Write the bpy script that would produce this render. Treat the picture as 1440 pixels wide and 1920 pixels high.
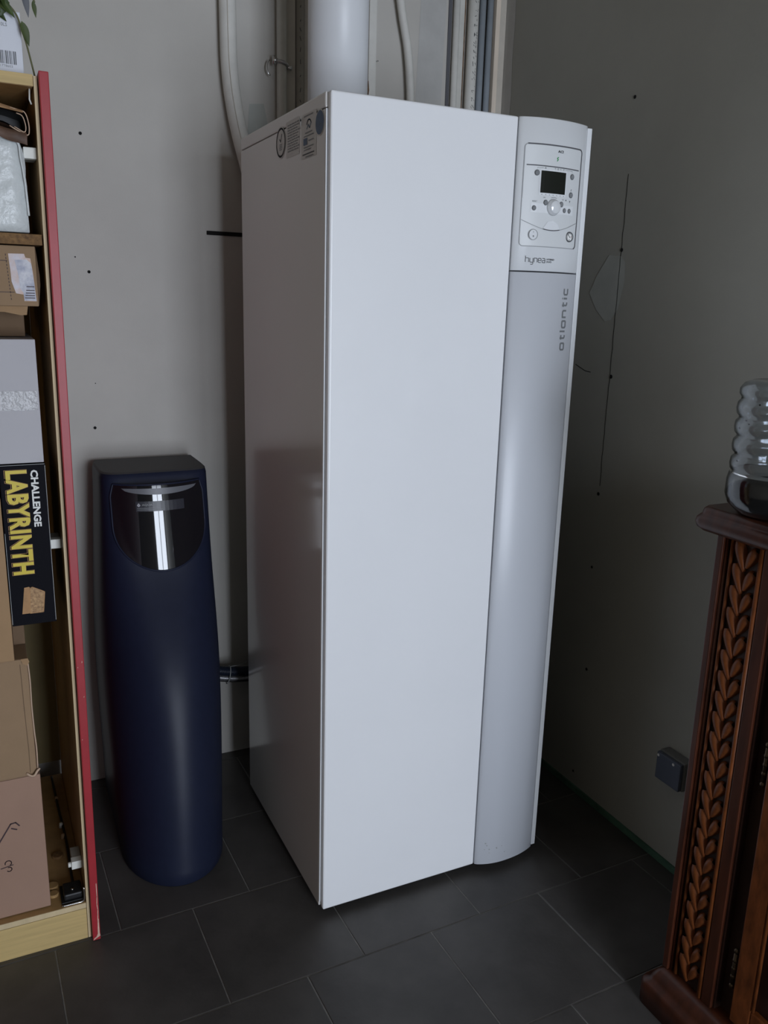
import bpy, bmesh, math, random
from mathutils import Vector, Matrix
random.seed(7)
for o in list(bpy.data.objects):
    bpy.data.objects.remove(o, do_unlink=True)
scene = bpy.context.scene
COL = scene.collection

# ------------------------------------------------------------------ camera
RM = ((0.90120258, -0.43258303, 0.02656768),      # right
      (-0.08265153, -0.23171715, -0.96926564),    # down
      (0.42544405, 0.87130884, -0.24457774))      # forward
cam_d = bpy.data.cameras.new('camera')
cam = bpy.data.objects.new('camera', cam_d)
COL.objects.link(cam)
rx, dn, fw = Vector(RM[0]), Vector(RM[1]), Vector(RM[2])
m3 = Matrix((rx, -dn, -fw)).transposed()
cam.matrix_world = Matrix.Translation((-0.64482, -1.60790, 1.46100)) @ m3.to_4x4()
cam_d.sensor_fit = 'VERTICAL'
cam_d.sensor_height = 24.0
cam_d.lens = 1562.05 / 1920 * 24.0
cam_d.clip_start = 0.02
scene.camera = cam

# ------------------------------------------------------------------ world, daylight, exposure
w = bpy.data.worlds.new('sky'); scene.world = w
w.use_nodes = True
w.node_tree.nodes['Background'].inputs['Color'].default_value = (0.62, 0.76, 1.0, 1)
w.node_tree.nodes['Background'].inputs['Strength'].default_value = 0.6


def area(name, loc, rot, sx, sy, power, col):
    l = bpy.data.lights.new(name, 'AREA'); l.shape = 'RECTANGLE'
    l.size = sx; l.size_y = sy; l.energy = power; l.color = col
    o = bpy.data.objects.new(name, l); COL.objects.link(o)
    o.location = loc; o.rotation_euler = rot
    return o


# daylight entering by the open garage doorway behind the photographer
area('doorway_daylight', (0.23, -4.22, 1.07), (math.radians(90), 0, 0), 1.2, 2.0, 118, (0.84, 0.915, 1.04))
vs = scene.view_settings
vs.view_transform = 'Standard'; vs.look = 'None'; vs.gamma = 1.0; vs.use_curve_mapping = False
vs.exposure = 0.0

# ------------------------------------------------------------------ materials
MATS = {}


def mat(name, col, rough=0.5, metal=0.0, var=0.0, vscale=8.0, bump=0.0, bscale=60.0, spec=0.5, coat=0.0,
        stretch=None, alpha=None, trans=0.0, ior=1.45, col2=None, emit=None):
    if name in MATS:
        return MATS[name]
    m = bpy.data.materials.new(name); m.use_nodes = True
    nt = m.node_tree; b = nt.nodes['Principled BSDF']
    b.inputs['Base Color'].default_value = (*col, 1)
    b.inputs['Roughness'].default_value = rough
    b.inputs['Metallic'].default_value = metal
    b.inputs['Specular IOR Level'].default_value = spec
    b.inputs['Coat Weight'].default_value = coat
    b.inputs['Coat Roughness'].default_value = 0.08
    b.inputs['Transmission Weight'].default_value = trans
    b.inputs['IOR'].default_value = ior
    if alpha is not None:
        b.inputs['Alpha'].default_value = alpha
    if emit:
        b.inputs['Emission Color'].default_value = (*emit[0], 1)
        b.inputs['Emission Strength'].default_value = emit[1]
    tc = nt.nodes.new('ShaderNodeTexCoord'); mp = nt.nodes.new('ShaderNodeMapping')
    nt.links.new(tc.outputs['Object'], mp.inputs['Vector'])
    if stretch:
        mp.inputs['Scale'].default_value = stretch
    if var > 0 or col2:
        n = nt.nodes.new('ShaderNodeTexNoise'); n.inputs['Scale'].default_value = vscale
        n.inputs['Detail'].default_value = 6; n.inputs['Roughness'].default_value = 0.6
        nt.links.new(mp.outputs['Vector'], n.inputs['Vector'])
        r = nt.nodes.new('ShaderNodeValToRGB')
        c2 = col2 if col2 else tuple(c * (1 - var) for c in col)
        c1 = col if col2 else tuple(min(1, c * (1 + var)) for c in col)
        r.color_ramp.elements[0].position = 0.32; r.color_ramp.elements[1].position = 0.68
        r.color_ramp.elements[0].color = (*c2, 1); r.color_ramp.elements[1].color = (*c1, 1)
        nt.links.new(n.outputs['Fac'], r.inputs['Fac'])
        nt.links.new(r.outputs['Color'], b.inputs['Base Color'])
    if bump > 0:
        n2 = nt.nodes.new('ShaderNodeTexNoise'); n2.inputs['Scale'].default_value = bscale
        n2.inputs['Detail'].default_value = 4
        nt.links.new(mp.outputs['Vector'], n2.inputs['Vector'])
        bp = nt.nodes.new('ShaderNodeBump'); bp.inputs['Strength'].default_value = bump
        bp.inputs['Distance'].default_value = 0.004
        nt.links.new(n2.outputs['Fac'], bp.inputs['Height'])
        nt.links.new(bp.outputs['Normal'], b.inputs['Normal'])
    MATS[name] = m
    return m


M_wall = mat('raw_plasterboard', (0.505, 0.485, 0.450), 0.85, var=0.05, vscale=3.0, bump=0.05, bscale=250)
M_wallside = mat('plasterboard_shaded', (0.345, 0.340, 0.305), 0.85, var=0.06, vscale=2.5, bump=0.05, bscale=250)  # same board as the back wall, its shade put into a darker colour
M_filler = mat('joint_filler', (0.46, 0.455, 0.44), 0.9, var=0.06, vscale=14)
M_fillerd = mat('joint_filler_grey', (0.40, 0.41, 0.385), 0.9, var=0.06, vscale=14)
M_hole = mat('dark_hole', (0.006, 0.006, 0.006), 0.9)
M_ceil = mat('ceiling_boards', (0.42, 0.37, 0.30), 0.9, var=0.03)
M_tile = mat('slate_tile', (0.062, 0.058, 0.055), 0.42, var=0.28, vscale=5.0, bump=0.10, bscale=70)
M_grout = mat('grout', (0.17, 0.165, 0.155), 0.9, var=0.3, vscale=25)
M_green = mat('green_board_edge', (0.06, 0.13, 0.09), 0.85, var=0.25, vscale=20)
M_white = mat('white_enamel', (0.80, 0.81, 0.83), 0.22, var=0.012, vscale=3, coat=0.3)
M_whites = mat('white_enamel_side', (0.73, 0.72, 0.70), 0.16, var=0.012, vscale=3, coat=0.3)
M_whitep = mat('white_plastic', (0.74, 0.76, 0.78), 0.30, var=0.012, vscale=6)
M_whitegl = mat('white_gloss_plastic', (0.70, 0.72, 0.74), 0.10, coat=0.6)
M_panel = mat('panel_plastic', (0.66, 0.68, 0.69), 0.38)
M_groove = mat('shadow_groove', (0.10, 0.10, 0.11), 0.7)
M_grooves = mat('soft_groove', (0.34, 0.35, 0.36), 0.6)
M_print = mat('dark_print', (0.025, 0.027, 0.032), 0.5)
M_printg = mat('grey_print', (0.19, 0.20, 0.21), 0.45)
M_printl = mat('light_grey_print', (0.33, 0.34, 0.34), 0.5)
M_green_p = mat('green_print', (0.03, 0.30, 0.08), 0.5)
M_red_p = mat('red_print', (0.45, 0.03, 0.05), 0.5)
M_screen = mat('lcd_screen', (0.012, 0.014, 0.011), 0.22)
M_button = mat('rubber_button', (0.20, 0.21, 0.22), 0.5)
M_buttond = mat('button_rim', (0.09, 0.095, 0.1), 0.5)
M_blue = mat('blue_sticker', (0.012, 0.055, 0.15), 0.4, var=0.2, vscale=120)
M_sticker = mat('clear_sticker', (0.58, 0.57, 0.54), 0.3)
M_paper = mat('white_paper', (0.85, 0.85, 0.84), 0.7)
M_black = mat('black_plastic', (0.010, 0.010, 0.011), 0.45)
M_navy = mat('navy_plastic', (0.012, 0.0155, 0.034), 0.43, var=0.06, vscale=40, bump=0.03, bscale=500, spec=0.24)
M_softtop = mat('charcoal_plastic', (0.045, 0.044, 0.045), 0.6, bump=0.05, bscale=500)
M_visor = mat('smoked_visor', (0.006, 0.0065, 0.009), 0.03, spec=0.6, coat=0.4)
M_grip = mat('grip_ledge', (0.13, 0.135, 0.15), 0.4)
M_stickerg = mat('grey_label', (0.030, 0.031, 0.040), 0.3)
M_silverp = mat('silver_print', (0.42, 0.43, 0.46), 0.4)
M_flue = mat('white_flue', (0.72, 0.74, 0.77), 0.38, var=0.01)
M_pipeg = mat('pale_grey_sheath', (0.56, 0.55, 0.51), 0.7, var=0.06, vscale=25, bump=0.08, bscale=150)
M_pipel = mat('light_grey_tube', (0.66, 0.65, 0.61), 0.6, var=0.05, vscale=25)
M_pipeb = mat('beige_trunking', (0.50, 0.46, 0.40), 0.75, var=0.06, vscale=18)
M_pipep = mat('grey_printed_tube', (0.33, 0.31, 0.27), 0.7, var=0.08, vscale=40)
M_piped = mat('blue_grey_tube', (0.25, 0.28, 0.31), 0.5, var=0.05, vscale=30)
M_stud = mat('raw_timber', (0.68, 0.59, 0.49), 0.8, var=0.1, vscale=8, stretch=(6, 6, 0.5))
M_rot = mat('broken_timber', (0.16, 0.10, 0.06), 0.9, var=0.5, vscale=60)
M_chrome = mat('bright_steel', (0.62, 0.62, 0.62), 0.18, metal=1.0)
M_steel = mat('dull_steel', (0.45, 0.45, 0.46), 0.35, metal=1.0)
M_oak = mat('light_oak_veneer', (0.52, 0.38, 0.165), 0.55, var=0.12, vscale=7, stretch=(0.6, 8, 14))
M_oakv = mat('light_oak_edge', (0.58, 0.46, 0.28), 0.55, var=0.08, vscale=7, stretch=(8, 8, 0.6))
M_brown = mat('brown_panel', (0.36, 0.22, 0.09), 0.5, var=0.12, vscale=6, stretch=(6, 6, 0.5))
M_olive = mat('olive_back_panel', (0.24, 0.19, 0.09), 0.7, var=0.08)
M_chip = mat('chipboard_edge', (0.23, 0.125, 0.045), 0.75, col2=(0.10, 0.05, 0.018), vscale=130)
M_redp = mat('red_paint', (0.34, 0.022, 0.030), 0.42, var=0.06, vscale=30)
M_chipw = mat('chipped_wood', (0.62, 0.42, 0.33), 0.8, var=0.2, vscale=60)
M_card = mat('cardboard', (0.28, 0.185, 0.108), 0.85, var=0.05, vscale=9, bump=0.04, bscale=120)
M_card2 = mat('pinkish_cardboard', (0.32, 0.20, 0.145), 0.85, var=0.04, vscale=6, bump=0.03, bscale=120)
M_card3 = mat('tan_cardboard', (0.34, 0.215, 0.115), 0.85, var=0.06, vscale=8)
M_cardd = mat('dark_cardboard', (0.15, 0.095, 0.055), 0.85, var=0.1, vscale=9)
M_lilac = mat('lilac_carton', (0.44, 0.43, 0.455), 0.6, var=0.02)
M_tape = mat('clear_tape', (0.46, 0.455, 0.47), 0.22, bump=0.9, bscale=90, var=0.08, vscale=60)
M_whitebox = mat('white_carton', (0.66, 0.68, 0.74), 0.55)
M_wrap = mat('plastic_wrap', (0.60, 0.63, 0.63), 0.28, var=0.08, vscale=7, bump=0.7, bscale=55, spec=0.4)
M_bag = mat('brown_bag', (0.10, 0.055, 0.035), 0.6, var=0.4, vscale=18)
M_bagt = mat('printed_paper_bag', (0.42, 0.25, 0.13), 0.7, var=0.25, vscale=40, stretch=(1, 3, 3))
M_bage = mat('bag_rim', (0.50, 0.36, 0.26), 0.6)
M_game = mat('black_game_box', (0.007, 0.007, 0.010), 0.6, spec=0.06, bump=0.03, bscale=50)
M_yel = mat('yellow_print', (0.62, 0.48, 0.035), 0.45, var=0.06, vscale=40)
M_wht = mat('white_print', (0.72, 0.72, 0.70), 0.5)
M_gold = mat('wood_picture', (0.38, 0.20, 0.075), 0.5, var=0.15, vscale=60)
M_gold2 = mat('wood_picture_light', (0.50, 0.31, 0.14), 0.5, col2=(0.20, 0.10, 0.04), vscale=220)
M_label = mat('torn_label', (0.62, 0.60, 0.66), 0.6, col2=(0.60, 0.40, 0.30), vscale=26, bump=0.5, bscale=90)
M_label2 = mat('torn_label_white', (0.66, 0.66, 0.70), 0.6, col2=(0.32, 0.34, 0.44), vscale=60, bump=0.5, bscale=90)
M_ink = mat('pen_ink', (0.045, 0.025, 0.030), 0.6)
M_knob = mat('white_block', (0.74, 0.74, 0.69), 0.45)
M_leaf = mat('leaf_green', (0.035, 0.060, 0.014), 0.45, var=0.4, vscale=20)
M_leaf2 = mat('leaf_green_light', (0.055, 0.078, 0.02), 0.45, var=0.3, vscale=20)
M_stem = mat('stem_green', (0.12, 0.12, 0.055), 0.6)
M_terra = mat('terracotta', (0.30, 0.13, 0.07), 0.8, var=0.1)
M_soil = mat('soil', (0.010, 0.009, 0.008), 0.9, var=0.4, vscale=60)
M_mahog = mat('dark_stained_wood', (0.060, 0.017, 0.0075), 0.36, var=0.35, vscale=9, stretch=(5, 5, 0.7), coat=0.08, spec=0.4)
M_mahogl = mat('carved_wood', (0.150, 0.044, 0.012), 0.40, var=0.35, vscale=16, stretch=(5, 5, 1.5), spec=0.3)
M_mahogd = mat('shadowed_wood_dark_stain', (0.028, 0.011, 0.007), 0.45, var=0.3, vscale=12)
M_brass = mat('aged_brass', (0.10, 0.075, 0.05), 0.35, metal=0.9)
M_pet = mat('clear_pet', (0.80, 0.84, 0.88), 0.05, trans=1.0, ior=1.45, spec=0.5)
M_socket = mat('socket_blue_grey', (0.085, 0.098, 0.135), 0.5)
M_socketl = mat('socket_grey', (0.17, 0.17, 0.165), 0.5)
M_hoseb = mat('dark_blue_hose', (0.012, 0.018, 0.035), 0.4)
M_braid = mat('braided_hose', (0.42, 0.42, 0.44), 0.35, metal=0.6, var=0.3, vscale=200)
M_film = mat('thin_plastic_film', (0.66, 0.68, 0.66), 0.25, alpha=0.35)
M_doorfr = mat('door_frame', (0.55, 0.55, 0.55), 0.5)


# ------------------------------------------------------------------ mesh helpers
def link(name, me, m, parent=None, smooth=False):
    o = bpy.data.objects.new(name, me); COL.objects.link(o)
    if m is not None and len(me.materials) == 0:
        me.materials.append(m)
    if smooth:
        for p in me.polygons:
            p.use_smooth = True
    if parent is not None:
        o.parent = parent
        if parent.type == 'EMPTY':
            o.matrix_parent_inverse = Matrix.Translation(-Vector(parent.location))
    return o


def mesh(name, v, f, m, parent=None, smooth=False):
    me = bpy.data.meshes.new(name); me.from_pydata([tuple(p) for p in v], [], f); me.update()
    return link(name, me, m, parent, smooth)


def frombm(name, bm, m, parent=None, smooth=False):
    bmesh.ops.recalc_face_normals(bm, faces=bm.faces)
    me = bpy.data.meshes.new(name); bm.to_mesh(me); bm.free()
    return link(name, me, m, parent, smooth)


def bm_box(bm, x0, x1, y0, y1, z0, z1, M=None):
    vs_ = [bm.verts.new(p) for p in [(x0, y0, z0), (x1, y0, z0), (x1, y1, z0), (x0, y1, z0),
                                     (x0, y0, z1), (x1, y0, z1), (x1, y1, z1), (x0, y1, z1)]]
    if M is not None:
        for q in vs_:
            q.co = M @ q.co
    for f in [(0, 3, 2, 1), (4, 5, 6, 7), (0, 1, 5, 4), (1, 2, 6, 5), (2, 3, 7, 6), (3, 0, 4, 7)]:
        bm.faces.new([vs_[i] for i in f])


def box(name, x0, x1, y0, y1, z0, z1, m, parent=None, bevel=0.0, M=None, seg=2):
    bm = bmesh.new(); bm_box(bm, x0, x1, y0, y1, z0, z1)
    if bevel > 0:
        bmesh.ops.bevel(bm, geom=list(bm.edges), offset=bevel, segments=seg, profile=0.6, affect='EDGES')
    if M is not None:
        bmesh.ops.transform(bm, matrix=M, verts=bm.verts)
    return frombm(name, bm, m, parent, smooth=False)


def tube_into(bm, pts, r, n=12, cap=True):
    pts = [Vector(p) for p in pts]
    R = r if isinstance(r, (list, tuple)) else [r] * len(pts)
    t0 = (pts[1] - pts[0]).normalized()
    up = Vector((0, 0, 1)) if abs(t0.z) < 0.9 else Vector((0, -1, 0))
    nx = t0.cross(up).normalized(); rings = []
    for i, p in enumerate(pts):
        if i == 0: t = pts[1] - pts[0]
        elif i == len(pts) - 1: t = pts[-1] - pts[-2]
        else: t = (pts[i + 1] - pts[i - 1])
        t.normalize()
        nx = (nx - t * nx.dot(t)).normalized(); ny = t.cross(nx)
        rings.append([bm.verts.new(p + (nx * math.cos(a) + ny * math.sin(a)) * R[i])
                      for a in [2 * math.pi * k / n for k in range(n)]])
    for a, b in zip(rings, rings[1:]):
        for k in range(n):
            bm.faces.new((a[k], a[(k + 1) % n], b[(k + 1) % n], b[k]))
    if cap:
        bm.faces.new(list(reversed(rings[0]))); bm.faces.new(rings[-1])


def tube(name, pts, r, m, parent=None, n=14, cap=True, smooth=True):
    bm = bmesh.new(); tube_into(bm, pts, r, n, cap)
    return frombm(name, bm, m, parent, smooth)


def smoothpts(P, n=8):
    P = [Vector(p) for p in P]; out = []
    for i in range(len(P) - 1):
        p0 = P[max(i - 1, 0)]; p1 = P[i]; p2 = P[i + 1]; p3 = P[min(i + 2, len(P) - 1)]
        for k in range(n):
            t = k / n
            out.append(0.5 * ((2 * p1) + (p2 - p0) * t + (2 * p0 - 5 * p1 + 4 * p2 - p3) * t * t
                              + (-p0 + 3 * p1 - 3 * p2 + p3) * t ** 3))
    out.append(P[-1]); return out


def lathe(name, prof, cx, cy, m, parent=None, n=40, smooth=True, capb=True, capt=True):
    v, f = [], []
    for r, z in prof:
        for k in range(n):
            a = 2 * math.pi * k / n
            v.append((cx + r * math.cos(a), cy + r * math.sin(a), z))
    for i in range(len(prof) - 1):
        for k in range(n):
            f.append((i * n + k, i * n + (k + 1) % n, (i + 1) * n + (k + 1) % n, (i + 1) * n + k))
    if capb: f.append(tuple(range(n - 1, -1, -1)))
    if capt: f.append(tuple((len(prof) - 1) * n + k for k in range(n)))
    return mesh(name, v, f, m, parent, smooth)


def disc_axis(name, c, axis, r, h, m, parent=None, n=20, bev=0.0):
    """short cylinder from c along axis by h"""
    c = Vector(c); a = Vector(axis).normalized()
    if bev > 0:
        pts = [c, c + a * (h - bev), c + a * h]; R = [r, r, r - bev]
    else:
        pts = [c, c + a * h]; R = [r, r]
    return tube(name, pts, R, m, parent, n, True, smooth=False)


def ribbon(name, strokes, wid, fmap, m, parent=None, closed=False, n=8):
    o = ribbon0(name, strokes, wid, fmap, m, parent, closed, n)
    if len(strokes) > 1: o['kind'] = 'stuff'
    return o


def ribbon0(name, strokes, wid, fmap, m, parent=None, closed=False, n=8):
    """flat printed line work; strokes in 2-D, mapped to the surface by fmap(u,v)"""
    v, f = [], []
    for s in strokes:
        pts = [Vector((p[0], p[1])) for p in s]
        for a, b in zip(pts, pts[1:]):
            d = b - a
            L = d.length
            if L < 1e-9: continue
            nseg = max(1, int(L / 0.012)); d.normalize(); q = Vector((-d.y, d.x)) * wid / 2
            for k in range(nseg):
                p0 = a + d * L * k / nseg; p1 = a + d * L * (k + 1) / nseg
                i = len(v)
                v += [fmap(*(p0 + q)), fmap(*(p0 - q)), fmap(*(p1 - q)), fmap(*(p1 + q))]
                f.append((i, i + 1, i + 2, i + 3))
        for p in pts[1:-1]:
            i = len(v)
            for k in range(n):
                t = 2 * math.pi * k / n
                v.append(fmap(p.x + math.cos(t) * wid / 2, p.y + math.sin(t) * wid / 2))
            f.append(tuple(range(i, i + n)))
    return mesh(name, v, f, m, parent)


def poly(name, pts, fmap, m, parent=None):
    v = [fmap(*p) for p in pts]
    return mesh(name, v, [tuple(range(len(v)))], m, parent)


def textmesh(name, body, size, fmap, m, parent=None, bold=0.0, sx=1.0, align='LEFT', space=1.0):
    cu = bpy.data.curves.new(name, 'FONT'); cu.body = body; cu.size = size; cu.align_x = align
    cu.offset = bold; cu.space_character = space; cu.resolution_u = 2
    to = bpy.data.objects.new(name + '_t', cu); COL.objects.link(to)
    dg = bpy.context.evaluated_depsgraph_get()
    me = bpy.data.meshes.new_from_object(to.evaluated_get(dg))
    bpy.data.objects.remove(to, do_unlink=True); bpy.data.curves.remove(cu)
    for q in me.vertices:
        q.co = Vector(fmap(q.co.x * sx, q.co.y))
    me.materials.clear(); me.name = name
    return link(name, me, m, parent)


def rrect(x0, x1, z0, z1, r, n=5):
    P = []
    for cx, cz, a0 in [(x1 - r, z1 - r, 0), (x0 + r, z1 - r, 90), (x0 + r, z0 + r, 180), (x1 - r, z0 + r, 270)]:
        for k in range(n + 1):
            a = math.radians(a0 + 90 * k / n); P.append((cx + r * math.cos(a), cz + r * math.sin(a)))
    return P


def circ(cx, cz, r, n=24, a0=0, a1=360):
    return [(cx + r * math.cos(math.radians(a0 + (a1 - a0) * k / n)), cz + r * math.sin(math.radians(a0 + (a1 - a0) * k / n)))
            for k in range(n + 1)]


def thing(name, label, cat, loc, group=None):
    o = bpy.data.objects.new(name, None); COL.objects.link(o)
    o.location = loc; o.empty_display_size = 0.05
    o['label'] = label; o['category'] = cat
    if group: o['group'] = group
    return o


def tag(o, label, cat, group=None):
    o['label'] = label; o['category'] = cat
    if group: o['group'] = group
    return o


def struct(o):
    o['kind'] = 'structure'; return o


# ------------------------------------------------------------------ the room
XR, YB, XL, YF, ZC = 0.9226, 0.839, -2.6, -4.1, 2.55
T = 0.10
wall_back = struct(box('wall_back', XL - T, XR + T, YB, YB + T, -0.02, ZC, M_wall))
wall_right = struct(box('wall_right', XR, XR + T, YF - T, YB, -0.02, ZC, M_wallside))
wall_left = struct(box('wall_left', XL - T, XL, YF - T, YB, -0.02, ZC, mat('bare_blockwork', (0.48, 0.42, 0.34), 0.9, var=0.2, vscale=5)))
bm = bmesh.new()   # front wall with the doorway the daylight comes through
DX0, DX1, DZ = -0.41, 0.87, 2.12
bm_box(bm, XL, DX0, YF - T, YF, -0.02, ZC); bm_box(bm, DX1, XR, YF - T, YF, -0.02, ZC); bm_box(bm, DX0, DX1, YF - T, YF, DZ, ZC)
wall_front = struct(frombm('wall_front', bm, M_wall))
bm = bmesh.new()
bm_box(bm, DX0, DX0 + 0.05, YF - 0.09, YF + 0.01, 0, DZ); bm_box(bm, DX1 - 0.05, DX1, YF - 0.09, YF + 0.01, 0, DZ)
bm_box(bm, DX0, DX1, YF - 0.09, YF + 0.01, DZ - 0.05, DZ); bm_box(bm, 0.20, 0.26, YF - 0.07, YF - 0.01, 0, DZ - 0.05)
struct(frombm('door_1', bm, M_doorfr))
struct(box('ceiling', XL - T, XR + T, YF - T, YB + T, ZC, ZC + 0.1, M_ceil))

# floor: grout bed with one object per tile
floor = struct(box('floor', XL - T, XR + T, YF - T, YB + T, -0.12, -0.0016, M_grout))
P = 0.3172
piv = Vector((-0.13, 0.160)); th = math.radians(1.35)
ex = Vector((math.cos(th), math.sin(th))); ey = Vector((-math.sin(th), math.cos(th)))
offs = {0: -0.131, -1: 0.040, -2: 0.533, -3: 0.383, 1: 0.03, 2: -0.13}


def clip(poly_, axis, val, keep_less):
    out = []
    for i in range(len(poly_)):
        a, b = poly_[i], poly_[(i + 1) % len(poly_)]
        ia = (a[axis] <= val) == keep_less; ib = (b[axis] <= val) == keep_less
        if ia: out.append(a)
        if ia != ib:
            t = (val - a[axis]) / (b[axis] - a[axis])
            out.append((a[0] + (b[0] - a[0]) * t, a[1] + (b[1] - a[1]) * t))
    return out


g = 0.0016
TILE_Y0, TILE_Y1, TILE_X0, TILE_X1 = YF, YB, XL, XR
for r in range(-14, 4):
    off = offs.get(r, -0.13 if r % 2 == 0 else 0.03)
    k0 = round((off - piv.x) / P)
    for k in range(-12, 8):
        u0 = (off - piv.x) - P * round((off - piv.x) / P) + k * P
        v0 = r * P
        q = [(u0 + g, v0 + g), (u0 + P - g, v0 + g), (u0 + P - g, v0 + P - g), (u0 + g, v0 + P - g)]
        pw = [tuple(piv + ex * a + ey * b) for a, b in q]
        for ax, val, less in [(0, TILE_X1 - .001, True), (0, TILE_X0 + .001, False), (1, TILE_Y1 - .001, True), (1, TILE_Y0 + .001, False)]:
            if len(pw) > 2: pw = clip(pw, ax, val, less)
        if len(pw) < 3: continue
        ar = abs(sum(pw[i][0] * pw[(i + 1) % len(pw)][1] - pw[(i + 1) % len(pw)][0] * pw[i][1] for i in range(len(pw)))) / 2
        if ar < 0.0004: continue
        n = len(pw); dz = random.uniform(-0.0002, 0.0002)
        cx = sum(p_[0] for p_ in pw) / n; cy = sum(p_[1] for p_ in pw) / n
        v = [(x, y, -0.0016) for x, y in pw] + [(x, y, dz - 0.0008) for x, y in pw] + \
            [(cx + (x - cx) * 0.992, cy + (y - cy) * 0.992, dz) for x, y in pw]
        f = [tuple(range(2 * n, 3 * n))]
        for i in range(n):
            j = (i + 1) % n
            f += [(i, j, n + j, n + i), (n + i, n + j, 2 * n + j, 2 * n + i)]
        mesh('tile', v, f, M_tile, floor)

# green board edge at the foot of the right-hand wall
struct(box('baseboard_right', XR - 0.006, XR - 0.0005, -0.515, YB - 0.001, 0.0005, 0.020, M_green))

# marks on the walls
def wallb(u, v): return (u, YB - 0.0006, v)
def wallr(u, v): return (XR - 0.0006, u, v)


for (x, z, r) in [(-.355, 1.863, .0042), (-.353, 1.518, .0042), (-.361, 1.096, .0042), (-.386, 1.555, .0018), (-.353, 1.22, .0014)]:
    disc_axis('screw_hole', (x, YB - 0.0012, z), (0, 1, 0), r, 0.0011, M_hole, wall_back, 12)
for (y, z, r) in [(.21, 1.984, .0045), (.207, 1.611, .005), (.203, 1.278, .0055), (.211, .946, .005), (.21, .727, .004), (.192, .412, .0045), (.21, .062, .004)]:
    disc_axis('screw_hole', (XR - 0.0012, y, z), (1, 0, 0), r, 0.0011, M_hole, wall_right, 12)
random.seed(3)
pts = []
for k in range(40):
    z = 1.80 - k * (1.80 - .97) / 39
    pts.append((.2085 + random.uniform(-.0015, .0015), z))
ribbon('board_joint_crack', [pts], 0.0022, wallr, M_hole, wall_right)
ribbon('hairline_crack', [[(.36, 1.30), (.315, 1.285), (.29, 1.283)]], 0.002, wallr, M_hole, wall_right)
blob = [(.205, 1.595), (.255, 1.60), (.30, 1.545), (.325, 1.50), (.29, 1.455), (.25, 1.425), (.225, 1.43), (.20, 1.46), (.185, 1.53), (.19, 1.58)]
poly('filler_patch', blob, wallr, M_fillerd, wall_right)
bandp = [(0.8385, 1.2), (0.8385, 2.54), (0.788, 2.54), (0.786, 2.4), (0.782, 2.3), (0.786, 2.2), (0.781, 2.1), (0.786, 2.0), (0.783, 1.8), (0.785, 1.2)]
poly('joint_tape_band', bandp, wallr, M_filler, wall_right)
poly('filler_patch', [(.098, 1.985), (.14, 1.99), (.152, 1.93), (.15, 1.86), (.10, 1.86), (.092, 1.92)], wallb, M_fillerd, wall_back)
poly('filler_patch', [(.61, 1.80), (.70, 1.80), (.715, 2.5), (.63, 2.5), (.622, 2.2)], wallb, M_filler, wall_back)
# horizontal slot cut through the board behind the boiler
box('cut_slot', -.031, .16, YB - 0.0035, YB - 0.0005, 1.631, 1.642, M_hole, wall_back, bevel=0.001)

# ------------------------------------------------------------------ boiler
H, G = 1.85, 0.022
W, D, XS = 0.6304, 0.594, 0.4338
boiler = thing('boiler', 'tall glossy white boiler with control panel on its curved right column', 'boiler', (0.315, 0.30, 0))
# body shell (sides, back, bottom)
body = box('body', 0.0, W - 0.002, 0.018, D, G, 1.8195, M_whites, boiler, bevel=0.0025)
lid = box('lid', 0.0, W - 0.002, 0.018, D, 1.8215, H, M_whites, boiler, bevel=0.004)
box('side_edge_strip', 0.0004, 0.004, 0.0155, 0.0178, G + 0.012, 1.8195, M_whitegl, boiler, bevel=0.0006)
for x, y in [(0.06, 0.07), (0.57, 0.07), (0.06, 0.54), (0.57, 0.54)]:
    lathe('foot', [(0.026, 0.0005), (0.026, 0.008), (0.012, 0.010), (0.012, G + 0.001)], x, y, M_black, boiler, 20)
# front door pan, rounded vertical edge
fp = box('front_panel', 0.004, XS - 0.0008, 0.0, 0.0175, G - 0.002, H, M_white, boiler, bevel=0.006, seg=4)
for p_ in fp.data.polygons: p_.use_smooth = False
box('panel_gap', 0.008, W - 0.01, 0.012, 0.0175, G + 0.004, H - 0.004, M_groove, boiler)

CX0, CX1 = XS + 0.0012, 0.6165


def colsurf(x):
    t = (x - CX0) / (CX1 - CX0)
    t = min(1.02, max(-0.02, t))
    if t < 0.45:
        s = 1 - ((0.45 - t) / 0.45) ** 2.3
    else:
        s = 1 - ((t - 0.45) / 0.55) ** 2.2
    return -0.003 - 0.019 * s + 0.003 * t


def column(name, z0, z1, m, off=0.0):
    N = 28
    xs = [CX0 + (CX1 - CX0) * k / N for k in range(N + 1)]
    prof = [(CX0, 0.0165)] + [(CX0, colsurf(CX0) + 0.004), (CX0 + 0.0006, colsurf(CX0) + 0.0012)] + [(x, colsurf(x) - off) for x in xs[1:-1]] \
        + [(CX1 - 0.0006, colsurf(CX1)), (CX1, colsurf(CX1) + 0.003)] + [(CX1, 0.0165)]
    n = len(prof); v, f = [], []
    c = 0.0018
    for z, ins in [(z0, c), (z0 + c, 0), (z1 - c, 0), (z1, c)]:
        for x, y in prof:
            v.append((x, y + (ins if y < 0.016 else 0), z))
    for i in range(3):
        for k in range(n):
            j = (k + 1) % n
            f.append((i * n + k, i * n + j, (i + 1) * n + j, (i + 1) * n + k))
    f.append(tuple(range(n - 1, -1, -1))); f.append(tuple(3 * n + k for k in range(n)))
    o = mesh(name, v, f, m, boiler)
    for p_ in o.data.polygons:
        p_.use_smooth = len(p_.vertices) == 4
    return o


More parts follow.
